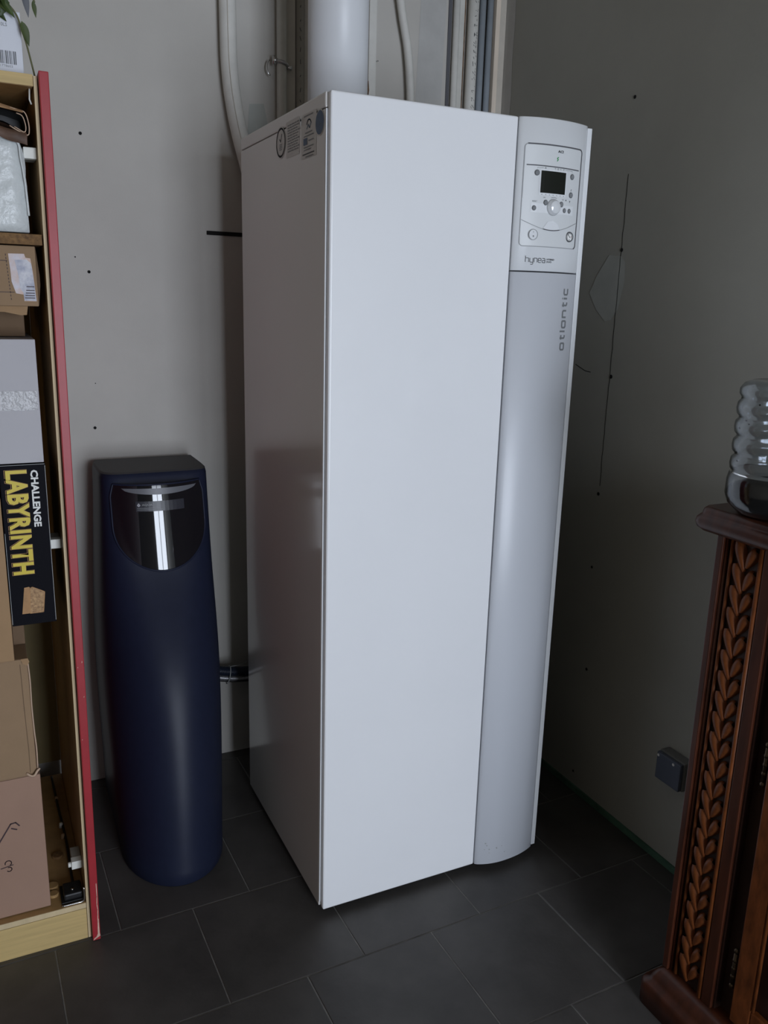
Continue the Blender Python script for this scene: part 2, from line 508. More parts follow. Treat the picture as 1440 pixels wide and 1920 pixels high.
colp = column('column_panel', G - 0.002, 1.5335, mat('satin_grey_white_plastic', (0.54, 0.56, 0.60), 0.34))
house = column('control_housing', 1.5360, H, M_whitegl)
box('edge_trim', 0.6178, W, 0.0015, 0.0176, G + 0.003, H - 0.004, M_whitep, boiler, bevel=0.0015)


def cs(off):
    return lambda u, v: (u, colsurf(u) - off, v)


# inset control panel
PX0, PX1, PZ0, PZ1 = 0.4465, 0.5995, 1.588, 1.797
N = 24
v, f = [], []
out = rrect(PX0, PX1, PZ0, PZ1, 0.008)
gx = [PX0 + 0.0015 + (PX1 - PX0 - 0.003) * k / N for k in range(N + 1)]
for z in (PZ0 + 0.0015, PZ1 - 0.0015):
    for x in gx: v.append((x, colsurf(x) - 0.0006, z))
for k in range(N): f.append((k, k + 1, N + 2 + k, N + 1 + k))
cpan = mesh('control_panel', v, f, M_panel, boiler, True)
def dense(P_, n=6, closed=True):
    o = []
    L = len(P_) if closed else len(P_) - 1
    for i in range(L):
        a, b = P_[i], P_[(i + 1) % len(P_)]
        for k in range(n): o.append((a[0] + (b[0] - a[0]) * k / n, a[1] + (b[1] - a[1]) * k / n))
    o.append(P_[0] if closed else P_[-1]); return o
ri = [i for i in range(len(out))]
ribbon('bezel_groove', [dense(out, 3)], 0.0016, cs(0.0010), M_grooves, cpan)
topright = [(PX0 + 0.006, PZ1), (PX1 - 0.008, PZ1)] + circ(PX1 - 0.008, PZ1 - 0.008, 0.008, 6, 90, 0) + [(PX1, PZ0 + 0.01)] + circ(PX1 - 0.008, PZ0 + 0.008, 0.008, 5, 0, -70)
ribbon('bezel_shadow_gap', [dense(topright, 3, False)], 0.0028, cs(0.0013), M_groove, cpan)
ribbon('flap_line', [dense([(0.452, 1.7545), (0.5925, 1.7535)], 10, False)], 0.0022, cs(0.0013), M_groove, cpan)
arc = [(0.446 + 0.150 * k / 20, 1.643 - 0.020 * math.sin(math.pi * k / 20)) for k in range(21)]
ribbon('cover_arc', [arc], 0.0012, cs(0.0018), M_grooves, cpan)
ribbon('cover_arc_shadow', [arc[7:14]], 0.0020, cs(0.0026), M_groove, cpan)
# finger notch under the dial
pn = [(0.497, 1.6245), (0.510, 1.641), (0.524, 1.644), (0.538, 1.637), (0.546, 1.6235), (0.535, 1.622), (0.521, 1.6215), (0.508, 1.6225)]
poly('finger_notch', pn, cs(0.0016), M_whitep, cpan)
# lcd with frame
def patch(name, x0, x1, z0, z1, off, m, parent, n=8):
    v = []
    for z in (z0, z1):
        for k in range(n + 1):
            x = x0 + (x1 - x0) * k / n; v.append(cs(off)(x, z))
    return mesh(name, v, [(k, k + 1, n + 2 + k, n + 1 + k) for k in range(n)], m, parent)
patch('screen_frame', 0.4825, 0.5545, 1.695, 1.7475, 0.0013, M_whitep, cpan)
patch('screen', 0.4855, 0.5515, 1.6995, 1.7445, 0.0022, M_screen, cpan)
patch('raised_keypad', 0.466, 0.582, 1.6585, 1.6775, 0.0012, M_whitep, cpan)
# dial
kx, kz = 0.5225, 1.6715
lk = []
for rr, h in [(0.0165, 0.0), (0.0165, 0.003), (0.0140, 0.0040), (0.0135, 0.0085), (0.0120, 0.0100), (0.0, 0.0104)]:
    lk.append((rr, h))
v, f = [], []
for rr, h in lk:
    for k in range(28):
        a = 2 * math.pi * k / 28
        v.append((kx + rr * math.cos(a), colsurf(kx) - 0.0012 - h, kz + rr * math.sin(a)))
for i in range(len(lk) - 1):
    for k in range(28):
        f.append((i * 28 + k, i * 28 + (k + 1) % 28, (i + 1) * 28 + (k + 1) % 28, (i + 1) * 28 + k))
dial = mesh('dial', v, f, M_whitegl, cpan, True)
ribbon('dial_ring', [circ(kx, kz, 0.0172, 28)], 0.0010, cs(0.0017), M_grooves, cpan)
def button(x, z, rx_, rz_, name='button'):
    y = colsurf(x)
    vv, ff = [], []
    for s, h in [(1.0, 0.0), (1.0, 0.0016), (0.72, 0.0026)]:
        for k in range(16):
            a = 2 * math.pi * k / 16; vv.append((x + rx_ * s * math.cos(a), y - 0.001 - h, z + rz_ * s * math.sin(a)))
    for i in range(2):
        for k in range(16):
            ff.append((i * 16 + k, i * 16 + (k + 1) % 16, (i + 1) * 16 + (k + 1) % 16, (i + 1) * 16 + k))
    ff.append(tuple(32 + k for k in range(16)))
    b_ = mesh(name, vv, ff, M_button, cpan)
    ribbon('button_rim', [[(x + rx_ * 1.08 * math.cos(a), z + rz_ * 1.08 * math.sin(a)) for a in [2 * math.pi * k / 16 for k in range(17)]]], 0.0011, cs(0.0020), M_buttond, cpan)
    return b_
for bx_, bz_, s in [(0.4755, 1.7395, 1), (0.5715, 1.7385, 1), (0.5715, 1.7005, 1), (0.4735, 1.6675, .85), (0.5545, 1.6670, .8), (0.5695, 1.6670, .8),
                    (0.5010, 1.6800, .95), (0.5445, 1.6790, .95)]:
    button(bx_, bz_, 0.0048 * s, 0.0052 * s)
# rocker switch and pressure gauge
sw = disc_axis('power_switch', (0.4755, colsurf(0.4755) - 0.0004, 1.6125), (0, -1, 0), 0.0105, 0.0022, M_whitep, cpan, 24, 0.0008)
ribbon('switch_ring', [circ(0.4755, 1.6125, 0.0112, 28)], 0.0012, cs(0.0015), M_grooves, cpan)
ribbon('switch_marks', [[(0.4755, 1.6165), (0.4755, 1.6190)], circ(0.4757, 1.6090, 0.0014, 10)], 0.0009, lambda u, v: (u, colsurf(0.4755) - 0.0029, v), M_print, cpan)
gxx, gzz = 0.5765, 1.6130
ga = disc_axis('gauge', (gxx, colsurf(gxx) - 0.0004, gzz), (0, -1, 0), 0.0112, 0.0024, M_buttond, cpan, 26, 0.0008)
gm = lambda o_: (lambda u, v: (u, colsurf(gxx) - o_, v))
poly('gauge_face', circ(gxx, gzz, 0.0080, 24)[:-1], gm(0.0030), M_paper, ga)
ribbon('gauge_scale', [circ(gxx, gzz, 0.0070, 18, 225, -45)], 0.0009, gm(0.0033), M_print, ga)
ribbon('gauge_red_arc', [circ(gxx, gzz, 0.0045, 10, 40, -30)], 0.0012, gm(0.0034), M_red_p, ga)
ribbon('gauge_needle', [[(gxx + 0.001, gzz - 0.002), (gxx - 0.0050, gzz + 0.0055)]], 0.0014, gm(0.0036), M_print, ga)
ribbon('gauge_marks', [[(gxx - 0.002, gzz - 0.0062), (gxx + 0.0005, gzz - 0.0062)]], 0.0014, gm(0.0036), M_print, ga)
# lettering on the control panel
textmesh('letters_aci', 'ACI', 0.0072, lambda u, v: cs(0.0014)(0.5255 + u, 1.7835 + v), M_print, cpan, bold=0.0002, sx=1.25)
ribbon('green_mark', [[(0.5275, 1.7745), (0.5240, 1.7715), (0.5270, 1.7695), (0.5240, 1.7660)]], 0.0017, cs(0.0014), M_green_p, cpan)
textmesh('letters_reset', 'RESET', 0.0042, lambda u, v: cs(0.0014)(0.4690 + u, 1.6800 + v), M_printg, cpan)
textmesh('letters_esc', 'ESC', 0.0036, lambda u, v: cs(0.0014)(0.4945 + u, 1.6890 + v), M_printg, cpan)
textmesh('letters_ok', 'OK', 0.0036, lambda u, v: cs(0.0014)(0.5455 + u, 1.6880 + v), M_printg, cpan)
ribbon('mode_symbols', [[(0.4765, 1.7480), (0.4765, 1.7500), (0.4905, 1.7502)], [(0.4935, 1.7490), (0.4955, 1.7520), (0.4970, 1.7490), (0.4935, 1.7490)],
                        [(0.5185, 1.7515), (0.5220, 1.7515), (0.5205, 1.7490)], circ(0.5285, 1.7502, 0.0016, 8), [(0.5360, 1.7520), (0.5350, 1.7505), (0.5370, 1.7498), (0.5355, 1.7485)],
                        circ(0.5450, 1.7502, 0.0017, 8, 20, 300), [(0.5495, 1.7502), (0.5705, 1.7500), (0.5705, 1.7475)]], 0.0006, cs(0.0014), M_printg, cpan)
ribbon('screen_ticks', [[(0.4885 + k * 0.0098, 1.6962), (0.4910 + k * 0.0098, 1.6962)] for k in range(7)], 0.0012, cs(0.0015), M_printg, cpan)
ribbon('dial_marks', [circ(kx, kz, 0.0205, 8, 112, 68)], 0.0008, cs(0.0015), M_printg, cpan)
ribbon('small_marks', [[(0.5708, 1.7085), (0.5722, 1.7130)], [(0.5680, 1.6875), (0.5705, 1.6885), (0.5690, 1.6845)], circ(0.5575, 1.6885, 0.0010, 6)], 0.0011, cs(0.0015), M_printg, cpan)

GL = {
    'q': [[(.9, 1), (.15, 1), (0, .85), (0, .15), (.15, 0), (.9, 0)], [(.9, 1), (.9, 0)]],
    't': [[(.2, 1.32), (.2, .15), (.35, 0), (.62, 0)], [(0, 1), (.62, 1)]],
    'l': [[(0, 1.45), (0, 0)]],
    'n': [[(0, 0), (0, 1), (.75, 1), (.9, .85), (.9, 0)]],
    'i': [[(0, 1), (0, 0)], [(0, 1.28), (0, 1.42)]],
    'c': [[(.8, 1), (.15, 1), (0, .85), (0, .15), (.15, 0), (.8, 0)]],
    'h': [[(0, 1.5), (0, 0)], [(0, 1), (.75, 1), (.9, .85), (.9, 0)]],
    'y': [[(0, 1), (0, .15), (.15, 0), (.9, 0)], [(.9, 1), (.9, -.35), (.75, -.5), (.2, -.5)]],
    'e': [[(0, .5), (.9, .5), (.9, .85), (.75, 1), (.15, 1), (0, .85), (0, .15), (.15, 0), (.85, 0)]],
    'a': [[(.05, 1), (.75, 1), (.9, .85), (.9, 0), (.15, 0), (0, .12), (0, .4), (.15, .52), (.9, .52)]],
}


def glyphs(s, su, sv, gap):
    S, x = [], 0.0
    for ch in s:
        for st in GL[ch]:
            S.append([((x + a) * su, b * sv) for a, b in st])
        x += max(a for st in GL[ch] for a, b in st) + gap
    return S


S = glyphs('qtlqntic', 0.0163, 0.0118, 0.52)
ribbon('brand_lettering', [[(0.5870 - b, 1.3640 + a) for a, b in s] for s in S], 0.0040, cs(0.0006), M_printg, boiler)
S = glyphs('hynea', 0.0083, 0.0088, 0.32)
ribbon('model_lettering', [[(0.4625 + a, 1.5545 + b) for a, b in s] for s in S], 0.0013, cs(0.0006), M_print, boiler)
textmesh('letters_hybrid', 'HYBRID', 0.0050, lambda u, v: cs(0.0006)(0.5145 + u, 1.5600 + v), M_print, boiler, bold=0.00012, sx=1.25)
textmesh('letters_duo', 'DUO', 0.0050, lambda u, v: cs(0.0006)(0.5145 + u, 1.5548 + v), M_print, boiler, bold=0.00012, sx=1.25)
random.seed(11)
for k in range(9):
    x = random.uniform(0.455, 0.53); z = random.uniform(0.045, 0.085)
    poly('scuff_speck', circ(x, z, random.uniform(0.0010, 0.0022), 7)[:-1], cs(0.0005), M_printl, boiler)

# stickers on the left flank (plane x = 0, seen from -x: y runs right to left)
def side(off): return lambda y, z: (-off, y, z)
def sticker_round(y, z, r):
    s = mesh('round_sticker', [side(0.0006)(y + r * math.cos(a), z + r * math.sin(a)) for a in [2 * math.pi * k / 40 for k in range(40)]],
             [tuple(range(40))], M_sticker, boiler)
    return s
s1 = sticker_round(0.281, 1.795, 0.0330)
ribbon('sticker_ring', [circ(0.281, 1.795, 0.0285, 32)], 0.0042, side(0.0010), M_print, s1)
ribbon('sticker_tick', [[(0.289, 1.803), (0.282, 1.797), (0.273, 1.812)]], 0.0030, side(0.0010), M_print, s1)
ribbon('sticker_small_print', [[(0.290 - 0.0, 1.791 - k * 0.0035), (0.272, 1.791 - k * 0.0035)] for k in range(4)], 0.0018, side(0.0010), M_printg, s1)
s2 = poly('text_sticker', [(0.245, 1.757), (0.162, 1.757), (0.162, 1.830), (0.245, 1.830)], side(0.0004), M_sticker, boiler)
rows = []
for k in range(11):
    z = 1.8215 - k * 0.0052
    a = 0.235
    while a > 0.175 - (0.008 if k % 3 == 0 else 0):
        wln = random.uniform(0.006, 0.016); rows.append([(a, z), (a - wln, z)]); a -= wln + 0.003
ribbon('sticker_text', rows, 0.0020, side(0.0010), M_printg, s2)
s3 = poly('certificate_sticker', [(0.150, 1.742), (0.064, 1.742), (0.064, 1.827), (0.150, 1.827)], side(0.0004), M_sticker, boiler)
ribbon('sticker_logo', [circ(0.106, 1.800, 0.014, 14, 20, 160), [(0.118, 1.797), (0.110, 1.805), (0.102, 1.798), (0.096, 1.806)]], 0.0026, side(0.0010), M_blue, s3)
ribbon('sticker_text', [[(0.135, 1.8225), (0.082, 1.8225)], [(0.128, 1.7905), (0.088, 1.7905)], [(0.135, 1.7845), (0.080, 1.7845)],
                        [(0.108, 1.7745), (0.078, 1.7745)], [(0.135, 1.7635), (0.080, 1.7635)], [(0.135, 1.7585), (0.095, 1.7585)],
                        [(0.125, 1.7450), (0.080, 1.7450)]], 0.0020, side(0.0010), M_printg, s3)
poly('blue_square', [(0.137, 1.768), (0.115, 1.768), (0.115, 1.781), (0.137, 1.781)], side(0.0010), M_blue, s3)
ribbon('sticker_rule', [[(0.141, 1.7505), (0.076, 1.7505)]], 0.0022, side(0.0010), M_print, s3)
s4 = mesh('round_sticker', [side(0.0006)(0.046 + 0.0245 * math.cos(a), 1.7985 + 0.0245 * math.sin(a)) for a in [2 * math.pi * k / 36 for k in range(36)]],
          [tuple(range(36))], M_sticker, boiler)
poly('blue_disc', circ(0.046, 1.7985, 0.0220, 36)[:-1], side(0.0010), M_blue, s4)
mesh('peeled_corner', [side(0.0006)(0.160, 1.822), side(0.007)(0.148, 1.826), side(0.004)(0.149, 1.812), side(0.0006)(0.152, 1.806)],
     [(0, 1, 2, 3)], M_paper, boiler)

# ------------------------------------------------------------------ flue and wall pipes
flue = lathe('flue_pipe', [(0.0745, H + 0.0003), (0.0745, ZC - 0.001)], 0.2235, 0.50, M_flue, None, 48)
tag(flue, 'wide white flue pipe rising from the boiler top', 'pipe')


def vtube(name, x0, x1, m, label, y=None, z0=1.25, z1=ZC - 0.001, flat=None):
    r = (x1 - x0) / 2; xc = (x0 + x1) / 2
    if flat is not None:
        o = box(name, x0, x1, YB - flat, YB - 0.0005, z0, z1, m, None, bevel=min(0.003, r * 0.4))
    else:
        yy = YB - r - 0.0008 if y is None else y
        o = tube(name, [(xc, yy, z0), (xc, yy, (z0 + z1) / 2), (xc, yy, z1)], r, m, None, 18)
    return tag(o, label, 'pipe')


def z_line(pts, n): return pts
# thick insulated hose bowing down behind the boiler
bend = smoothpts([(0.033, 0.812, ZC - 0.002), (0.033, 0.812, 2.20), (0.036, 0.810, 2.05), (0.052, 0.805, 1.93), (0.080, 0.795, 1.81), (0.112, 0.785, 1.68), (0.14, 0.78, 1.50), (0.15, 0.78, 1.30)], 8)
ip = tag(tube('insulated_pipe', bend, 0.0225, M_pipel, None, 22), 'thick pale insulated hose bowing down behind the boiler', 'pipe')
tube('foam_seam', [p_ + Vector((-0.006, -0.0218, 0)) for p_ in bend], 0.0012, M_pipeb, ip, 8)
pa = vtube('conduit', 0.170, 0.197, M_pipeg, 'pale grey conduit held by a steel clamp', y=YB - 0.028)
# clamp ring, screw and washer
ring = [(0.1835 + 0.0150 * math.cos(a), YB - 0.028 + 0.0150 * math.sin(a), 2.092 - 0.004 * math.cos(a)) for a in [2 * math.pi * k / 24 for k in range(25)]]
cl = tube('clamp_ring', ring, 0.0052, M_steel, pa, 8, False)
tube('clamp_ear', [(0.170, YB - 0.028, 2.098), (0.158, YB - 0.031, 2.098)], 0.0060, M_chrome, cl, 8)
tube('clamp_screw', [(0.160, YB - 0.031, 2.109), (0.160, YB - 0.031, 2.087)], 0.0045, M_chrome, cl, 8)
tube('clamp_ear', [(0.197, YB - 0.028, 2.086), (0.212, YB - 0.032, 2.082)], 0.0060, M_chrome, cl, 8)
rg2 = [(0.153 + 0.010 * math.cos(a), YB - 0.020, 2.080 + 0.019 * math.sin(a)) for a in [math.radians(100 + 170 * k / 12) for k in range(13)]]
tube('clamp_wire', rg2, 0.0022, M_chrome, cl, 6)
vtube('trunking', 0.1985, 0.2270, M_pipeb, 'flat beige trunking right of the clamped conduit', flat=0.020)
pp = vtube('printed_pipe', 0.2285, 0.2535, M_pipep, 'pipe printed with specks, toned brownish as shaded by the wide flue')  # the flue's shadow is mixed into this pipe's brownish colour
random.seed(5)
pr_ = []
z = 2.45
while z > 1.75:
    l = random.uniform(0.004, 0.012); a = random.uniform(-.002, .002)
    pr_.append([(0.2385 + a, z), (0.2395 - a, z - l)]); z -= l + random.uniform(0.012, 0.035)
ribbon('pipe_print', pr_, 0.0016, lambda u, v: (u, YB - 0.0255 - 0.0012, v), M_print, pp)
vtube('batten', 0.255, 0.300, M_pipeb, 'narrow beige batten half hidden by the wide flue', flat=0.012)
bt = vtube('batten', 0.452, 0.4765, M_pipel, 'pale wooden batten with broken end right of the wide flue', flat=0.018)
box('batten_edge', 0.4425, 0.4515, YB - 0.016, YB - 0.0005, 1.25, ZC - 0.001, M_pipep, bt, bevel=0.001)
v = [(0.4445, YB - 0.0190, 2.075), (0.452, YB - 0.0195, 2.085), (0.455, YB - 0.0190, 2.060), (0.4515, YB - 0.0190, 2.035), (0.457, YB - 0.0195, 2.02), (0.456, YB - 0.019, 1.95), (0.4445, YB - 0.019, 1.95)]
mesh('splintered_end', v, [tuple(range(7))], M_rot, bt)
tube('nail', [(0.4765, YB - 0.014, 2.140), (0.4835, YB - 0.016, 2.142)], 0.0018, M_chrome, bt, 8)
hz = smoothpts([(0.535, 0.815, ZC - 0.002), (0.540, 0.815, 2.36), (0.554, 0.815, 2.27), (0.573, 0.815, 2.19), (0.584, 0.815, 2.11), (0.590, 0.815, 2.03), (0.597, 0.815, 1.90), (0.600, 0.815, 1.70), (0.600, 0.815, 1.4)], 6)
tag(tube('thin_hose', hz, 0.0120, M_pipel, None, 14), 'thin pale hose curving down the wall behind the boiler', 'pipe')
box('board_edge_gap', 0.7195, 0.7310, YB - 0.003, YB - 0.0005, 1.25, ZC - 0.001, M_groove, wall_back)
vtube('supply_pipe', 0.7320, 0.7525, M_pipel, 'light grey pipe beside the dark gap in the plasterboard', z0=1.25)
vtube('plaster_strip', 0.7535, 0.7715, M_pipeg, 'rough grey plaster strip left of the printed conduit', flat=0.010)
box('board_edge_gap', 0.7720, 0.7790, YB - 0.002, YB - 0.0005, 1.25, ZC - 0.001, M_rot, wall_back)
pc = vtube('printed_conduit', 0.7795, 0.8135, M_pipel, 'pale conduit with a column of dark printed characters', z0=1.25)
random.seed(9)
prn = []
z = 2.36
while z > 1.72:
    for c in (0.0, 0.0070):
        for k in range(random.randint(1, 3)):
            x0 = 0.7915 + c + random.uniform(0, .003); z0_ = z - random.uniform(0, .009)
            prn.append([(x0, z0_), (x0 + random.choice((0, .003, .0035)), z0_ - random.choice((0, .004, .006)))])
    z -= random.uniform(0.010, 0.022)
ribbon('pipe_print', prn, 0.0012, lambda u, v: (u, YB - 0.0008 - 0.017 - math.sqrt(max(0, 0.017 ** 2 - (u - 0.7965) ** 2)) - 0.0006, v), M_print, pc)
box('board_edge_gap', 0.8140, 0.8205, YB - 0.002, YB - 0.0005, 1.25, ZC - 0.001, M_hole, wall_back)
vtube('dark_pipe', 0.8205, 0.8425, M_piped, 'blue-grey pipe next to the printed conduit', z0=1.25)
box('board_edge_gap', 0.8428, 0.8492, YB - 0.004, YB - 0.0005, 1.25, ZC - 0.001, M_hole, wall_back)
vtube('dark_pipe', 0.8490, 0.8695, M_piped, 'blue-grey pipe next to the bare timber strip', z0=1.25)
tr = struct(box('trim_1', 0.8705, 0.8860, YB - 0.030, YB - 0.0005, 1.25, ZC - 0.001, M_stud, None, bevel=0.002))
tr2 = struct(box('trim_2', 0.8865, XR - 0.0008, YB - 0.006, YB - 0.0005, 1.25, ZC - 0.001, M_pipeb, None, bevel=0.001))

# ------------------------------------------------------------------ water softener
soft = thing('water_softener', 'tall dark navy water softener with glossy smoked visor', 'water softener', (-0.26, 0.55, 0))
ZT = 1.0121


def lerp(t, xs, ys):
    for i in range(len(xs) - 1):
        if t <= xs[i + 1] or i == len(xs) - 2:
            a = (t - xs[i]) / (xs[i + 1] - xs[i]); return ys[i] + (ys[i + 1] - ys[i]) * a


def cat(t, ys):  # smooth interpolation over equal knots
    n = len(ys) - 1; k = min(int(t * n), n - 1); u = t * n - k
    p0 = ys[max(k - 1, 0)] if k > 0 else 2 * ys[0] - ys[1]; p1 = ys[k]; p2 = ys[k + 1]; p3 = ys[k + 2] if k + 2 <= n else 2 * ys[n] - ys[n - 1]
    return 0.5 * (2 * p1 + (p2 - p0) * u + (2 * p0 - 5 * p1 + 4 * p2 - p3) * u * u + (-p0 + 3 * p1 - 3 * p2 + p3) * u ** 3)


def sp(t):
    l = cat(t, [-0.4023, -0.4085, -0.3840]); r = cat(t, [-0.1381, -0.0990, -0.0985])
    yf = cat(t, [0.2456, 0.2866, 0.3600, 0.5050, 0.5950]); ys = 0.43 + 0.33 * t
    n = 2.0 + 5.5 * t ** 5
    return l, r, yf, ys, n


def softy(x, z):
    l, r, yf, ys, n = sp(z / ZT); xc = (l + r) / 2; hw = (r - l) / 2
    c = min(0.999, abs(x - xc) / hw)
    s = (1 - c ** n) ** (1 / n)
    return ys - (ys - yf) * s


YSB = 0.800
v, f = [], []
zs = [0.0, 0.004] + [ZT * k / 30 for k in range(1, 30)] + [ZT * 0.985, ZT * 0.995, ZT]
NT = 48
rows_ = []
for i, z in enumerate(zs):
    l, r, yf, ys, n = sp(z / ZT); xc = (l + r) / 2; hw = (r - l) / 2
    ins = {0: 0.004, len(zs) - 1: 0.006, len(zs) - 2: 0.002}.get(i, 0.0)
    loop = [(l + 0.0076 + ins, YSB, z), (l + 0.0070 + ins, YSB - 0.005, z), (l + 0.0030 + ins, YSB * 0.5 + ys * 0.5, z)]
    for k in range(NT + 1):
        a = math.pi + math.pi * k / NT
        c, s = math.cos(a), -math.sin(a)
        x = xc + (hw - ins) * math.copysign(abs(c) ** (2 / n), c); y = ys - (ys - yf - ins) * abs(s) ** (2 / n)
        loop.append((x, y, z))
    loop += [(r - ins, YSB * 0.5 + ys * 0.5, z), (r - ins, YSB - 0.005, z), (r - ins, YSB, z)]; rows_.append(loop)
n_ = len(rows_[0])
for lp in rows_: v += lp
for i in range(len(rows_) - 1):
    for k in range(n_):
        j = (k + 1) % n_
        f.append((i * n_ + k, i * n_ + j, (i + 1) * n_ + j, (i + 1) * n_ + k))
f.append(tuple(range(n_ - 1, -1, -1)))
sb = mesh('body', v, f, M_navy, soft, True)
cap = [(p_[0], p_[1], ZT) for p_ in rows_[-1]]
mesh('top_cover', cap + [(p_[0], p_[1], ZT - 0.004) for p_ in rows_[-2]],
     [tuple(range(n_))] + [(k, n_ + k, n_ + (k + 1) % n_, (k + 1) % n_) for k in range(n_)], M_softtop, soft)
# visor: convex smoked cover let into the upper front
VX, VW, VT, VM, VB = -0.2435, 0.1200, 0.985, 0.880, 0.765


def vhalf(z):
    if z >= VM:
        return VW * (0.93 + 0.07 * min(1, (VT - z) / 0.03))
    return VW * math.sqrt(max(0.0, 1 - ((VM - z) / (VM - VB)) ** 2.2))


def visy(x, z, off=0.0):
    t = (x - VX) / VW
    return 0.500 + 0.050 * (z - 0.765) / 0.22 + 0.036 * t * t + 0.010 * abs(t) ** 5 - off


def visy2(x, z, off=0.0):
    return min(visy(x, z), softy(x, z) - 0.0015) - off


NA, NB = 32, 30
v, f = [], []
for b in range(NB + 1):
    z = VT - (VT - VB) * (1 - math.cos(math.pi / 2 * b / NB)) if False else VT + (VB - VT) * math.sin(math.pi / 2 * b / NB)
    hwz = max(vhalf(z), 0.0005)
    for a in range(NA + 1):
        x = VX + hwz * (2 * a / NA - 1)
        v.append((x, visy2(x, z, 0.0), z))
for b in range(NB):
    for a in range(NA):
        i = b * (NA + 1) + a
        f.append((i, i + 1, i + NA + 2, i + NA + 1))
vis = mesh('visor', v, f, M_visor, soft, True)
rim = []
for k in range(41):
    z = VT + (VB - VT) * math.sin(math.pi / 2 * k / 40); rim.append((VX - vhalf(z), z))
rim2 = [(2 * VX - x, z) for x, z in reversed(rim)]
loopr = rim + rim2 + [rim[0]]
topl = [(VX + vhalf(VT) * (1 - 2 * k / 12), VT) for k in range(1, 12)]
loopr = rim + rim2 + topl + [rim[0]]
bm = bmesh.new(); tube_into(bm, [(x, visy2(x, z) + 0.0005, z) for x, z in loopr], 0.0026, 8, False)
frombm('visor_rim', bm, M_navy, soft, True)
# grip ledge: pale crescent along the visor's top
v, f = [], []
for k in range(25):
    t = k / 24 * 2 - 1; x = VX + 0.004 + 0.098 * t
    zt = 0.9765; zb = zt - 0.0165 * math.sqrt(max(0, 1 - t * t)) - 0.0002
    v += [(x, visy2(x, zt, 0.0035), zt), (x, visy2(x, zb, 0.0012), zb)]
for k in range(24): f.append((2 * k, 2 * k + 1, 2 * k + 3, 2 * k + 2))
mesh('grip_ledge', v, f, M_grip, soft, True)
vm = lambda o_: (lambda u, z: (u, visy2(u, z, o_), z))
v, f = [], []
for z in (0.918, 0.9435):
    for k in range(13):
        x = -0.3060 + 0.124 * k / 12; v.append(vm(0.0006)(x, z))
for k in range(12): f.append((k, k + 1, 14 + k, 13 + k))
st = mesh('visor_label', v, f, M_stickerg, vis)
ribbon('drop_symbol', [[(-0.2990, 0.9385), (-0.3020, 0.9335), (-0.2990, 0.9310), (-0.2960, 0.9335), (-0.2990, 0.9385)], [(-0.3005, 0.9335), (-0.2975, 0.9335)]], 0.0020, vm(0.0010), M_silverp, st)
textmesh('label_lettering', 'AQUA', 0.0075, lambda u, z: vm(0.0010)(-0.2910 + u, 0.9325 + z), M_printl, st, sx=1.2)
ribbon('label_small_print', [[(-0.303 + 0.0, 0.9265), (-0.256, 0.9265)], [(-0.303, 0.9225), (-0.240, 0.9225)]], 0.0014, vm(0.0010), M_printg, st)

# hoses between softener and boiler
h1 = smoothpts([(-0.104, 0.766, 0.344), (-0.08, 0.762, 0.342), (0.0, 0.757, 0.325), (0.07, 0.757, 0.318), (0.16, 0.765, 0.315)], 10)
hz1 = tag(tube('drain_hose', h1, 0.0135, M_hoseb, None, 14), 'dark blue ribbed hose running from softener to boiler', 'hose')
bm = bmesh.new()
for k in range(1, len(h1) - 1):
    p_ = h1[k]; q_ = h1[k + 1]; d_ = (q_ - p_).normalized()
    for s in (0.25, 0.75):
        c = p_.lerp(q_, s); tube_into(bm, [c - d_ * 0.0016, c + d_ * 0.0016], 0.0150, 12)
frombm('hose_ribs', bm, M_hoseb, hz1, True)
h2 = [p_ + Vector((0, -0.004, -0.0215)) for p_ in h1]
tag(tube('braided_hose', h2, 0.0066, M_braid, None, 10), 'thin silver braided hose strapped under the dark ribbed hose', 'hose')
h3 = [p_ + Vector((0, 0.004, -0.0330)) for p_ in h1]
tag(tube('black_cable', h3, 0.0050, M_black, None, 8), 'thin black cable below the silver braided hose', 'cable')
ti = []
c0 = Vector((-0.016, 0.7585, 0.316))
for k in range(25):
    a = 2 * math.pi * k / 24
    ti.append(c0 + Vector((0.006 * math.sin(a), 0.0185 * math.cos(a), 0.0285 * math.sin(a))))
tie = tube('cable_tie', ti, 0.0017, M_printl, hz1, 6, False)
tube('tie_tail', [c0 + Vector((0.004, -0.005, 0.029)), c0 + Vector((0.03, -0.012, 0.032)), c0 + Vector((0.055, -0.015, 0.040))], 0.0013, M_printl, hz1, 6)

# ------------------------------------------------------------------ left storage cabinet
CL, CR, CF, CB, CT = -1.36, -0.5205, 0.163, 0.762, 1.8445
cab = thing('storage_cabinet', 'open light-oak storage cabinet with red painted door edge', 'cabinet', (-0.94, 0.46, 0))
cab.rotation_euler = (0, 0.0052, 0)   # leans a touch to the right
box('side_panel', CR, CR + 0.0066, CF, CB, 0.002, CT - 0.002, M_brown, cab)
box('panel_edge', CR + 0.0003, CR + 0.0062, CF - 0.0018, CF - 0.0002, 0.002, CT - 0.002, M_oakv, cab)
box('side_panel', CL, CL + 0.018, CF, CB, 0.002, CT, M_brown, cab)
tp = box('top_panel', CL + 0.0182, CR + 0.003 - 0.0045, CF + 0.001, CB, CT - 0.020, CT, M_brown, cab)
box('panel_edge', CL + 0.0182, CR + 0.003 - 0.0035, CF - 0.002, CF + 0.0008, CT - 0.0195, CT, M_oak, cab, bevel=0.0006)
box('back_panel', CL + 0.019, CR - 0.0005, CB - 0.006, CB - 0.001, 0.14, CT - 0.0205, M_olive, cab)
bp_ = box('bottom_panel', CL + 0.0185, CR - 0.0008, CF + 0.001, CB - 0.0065, 0.082, 0.096, M_brown, cab)
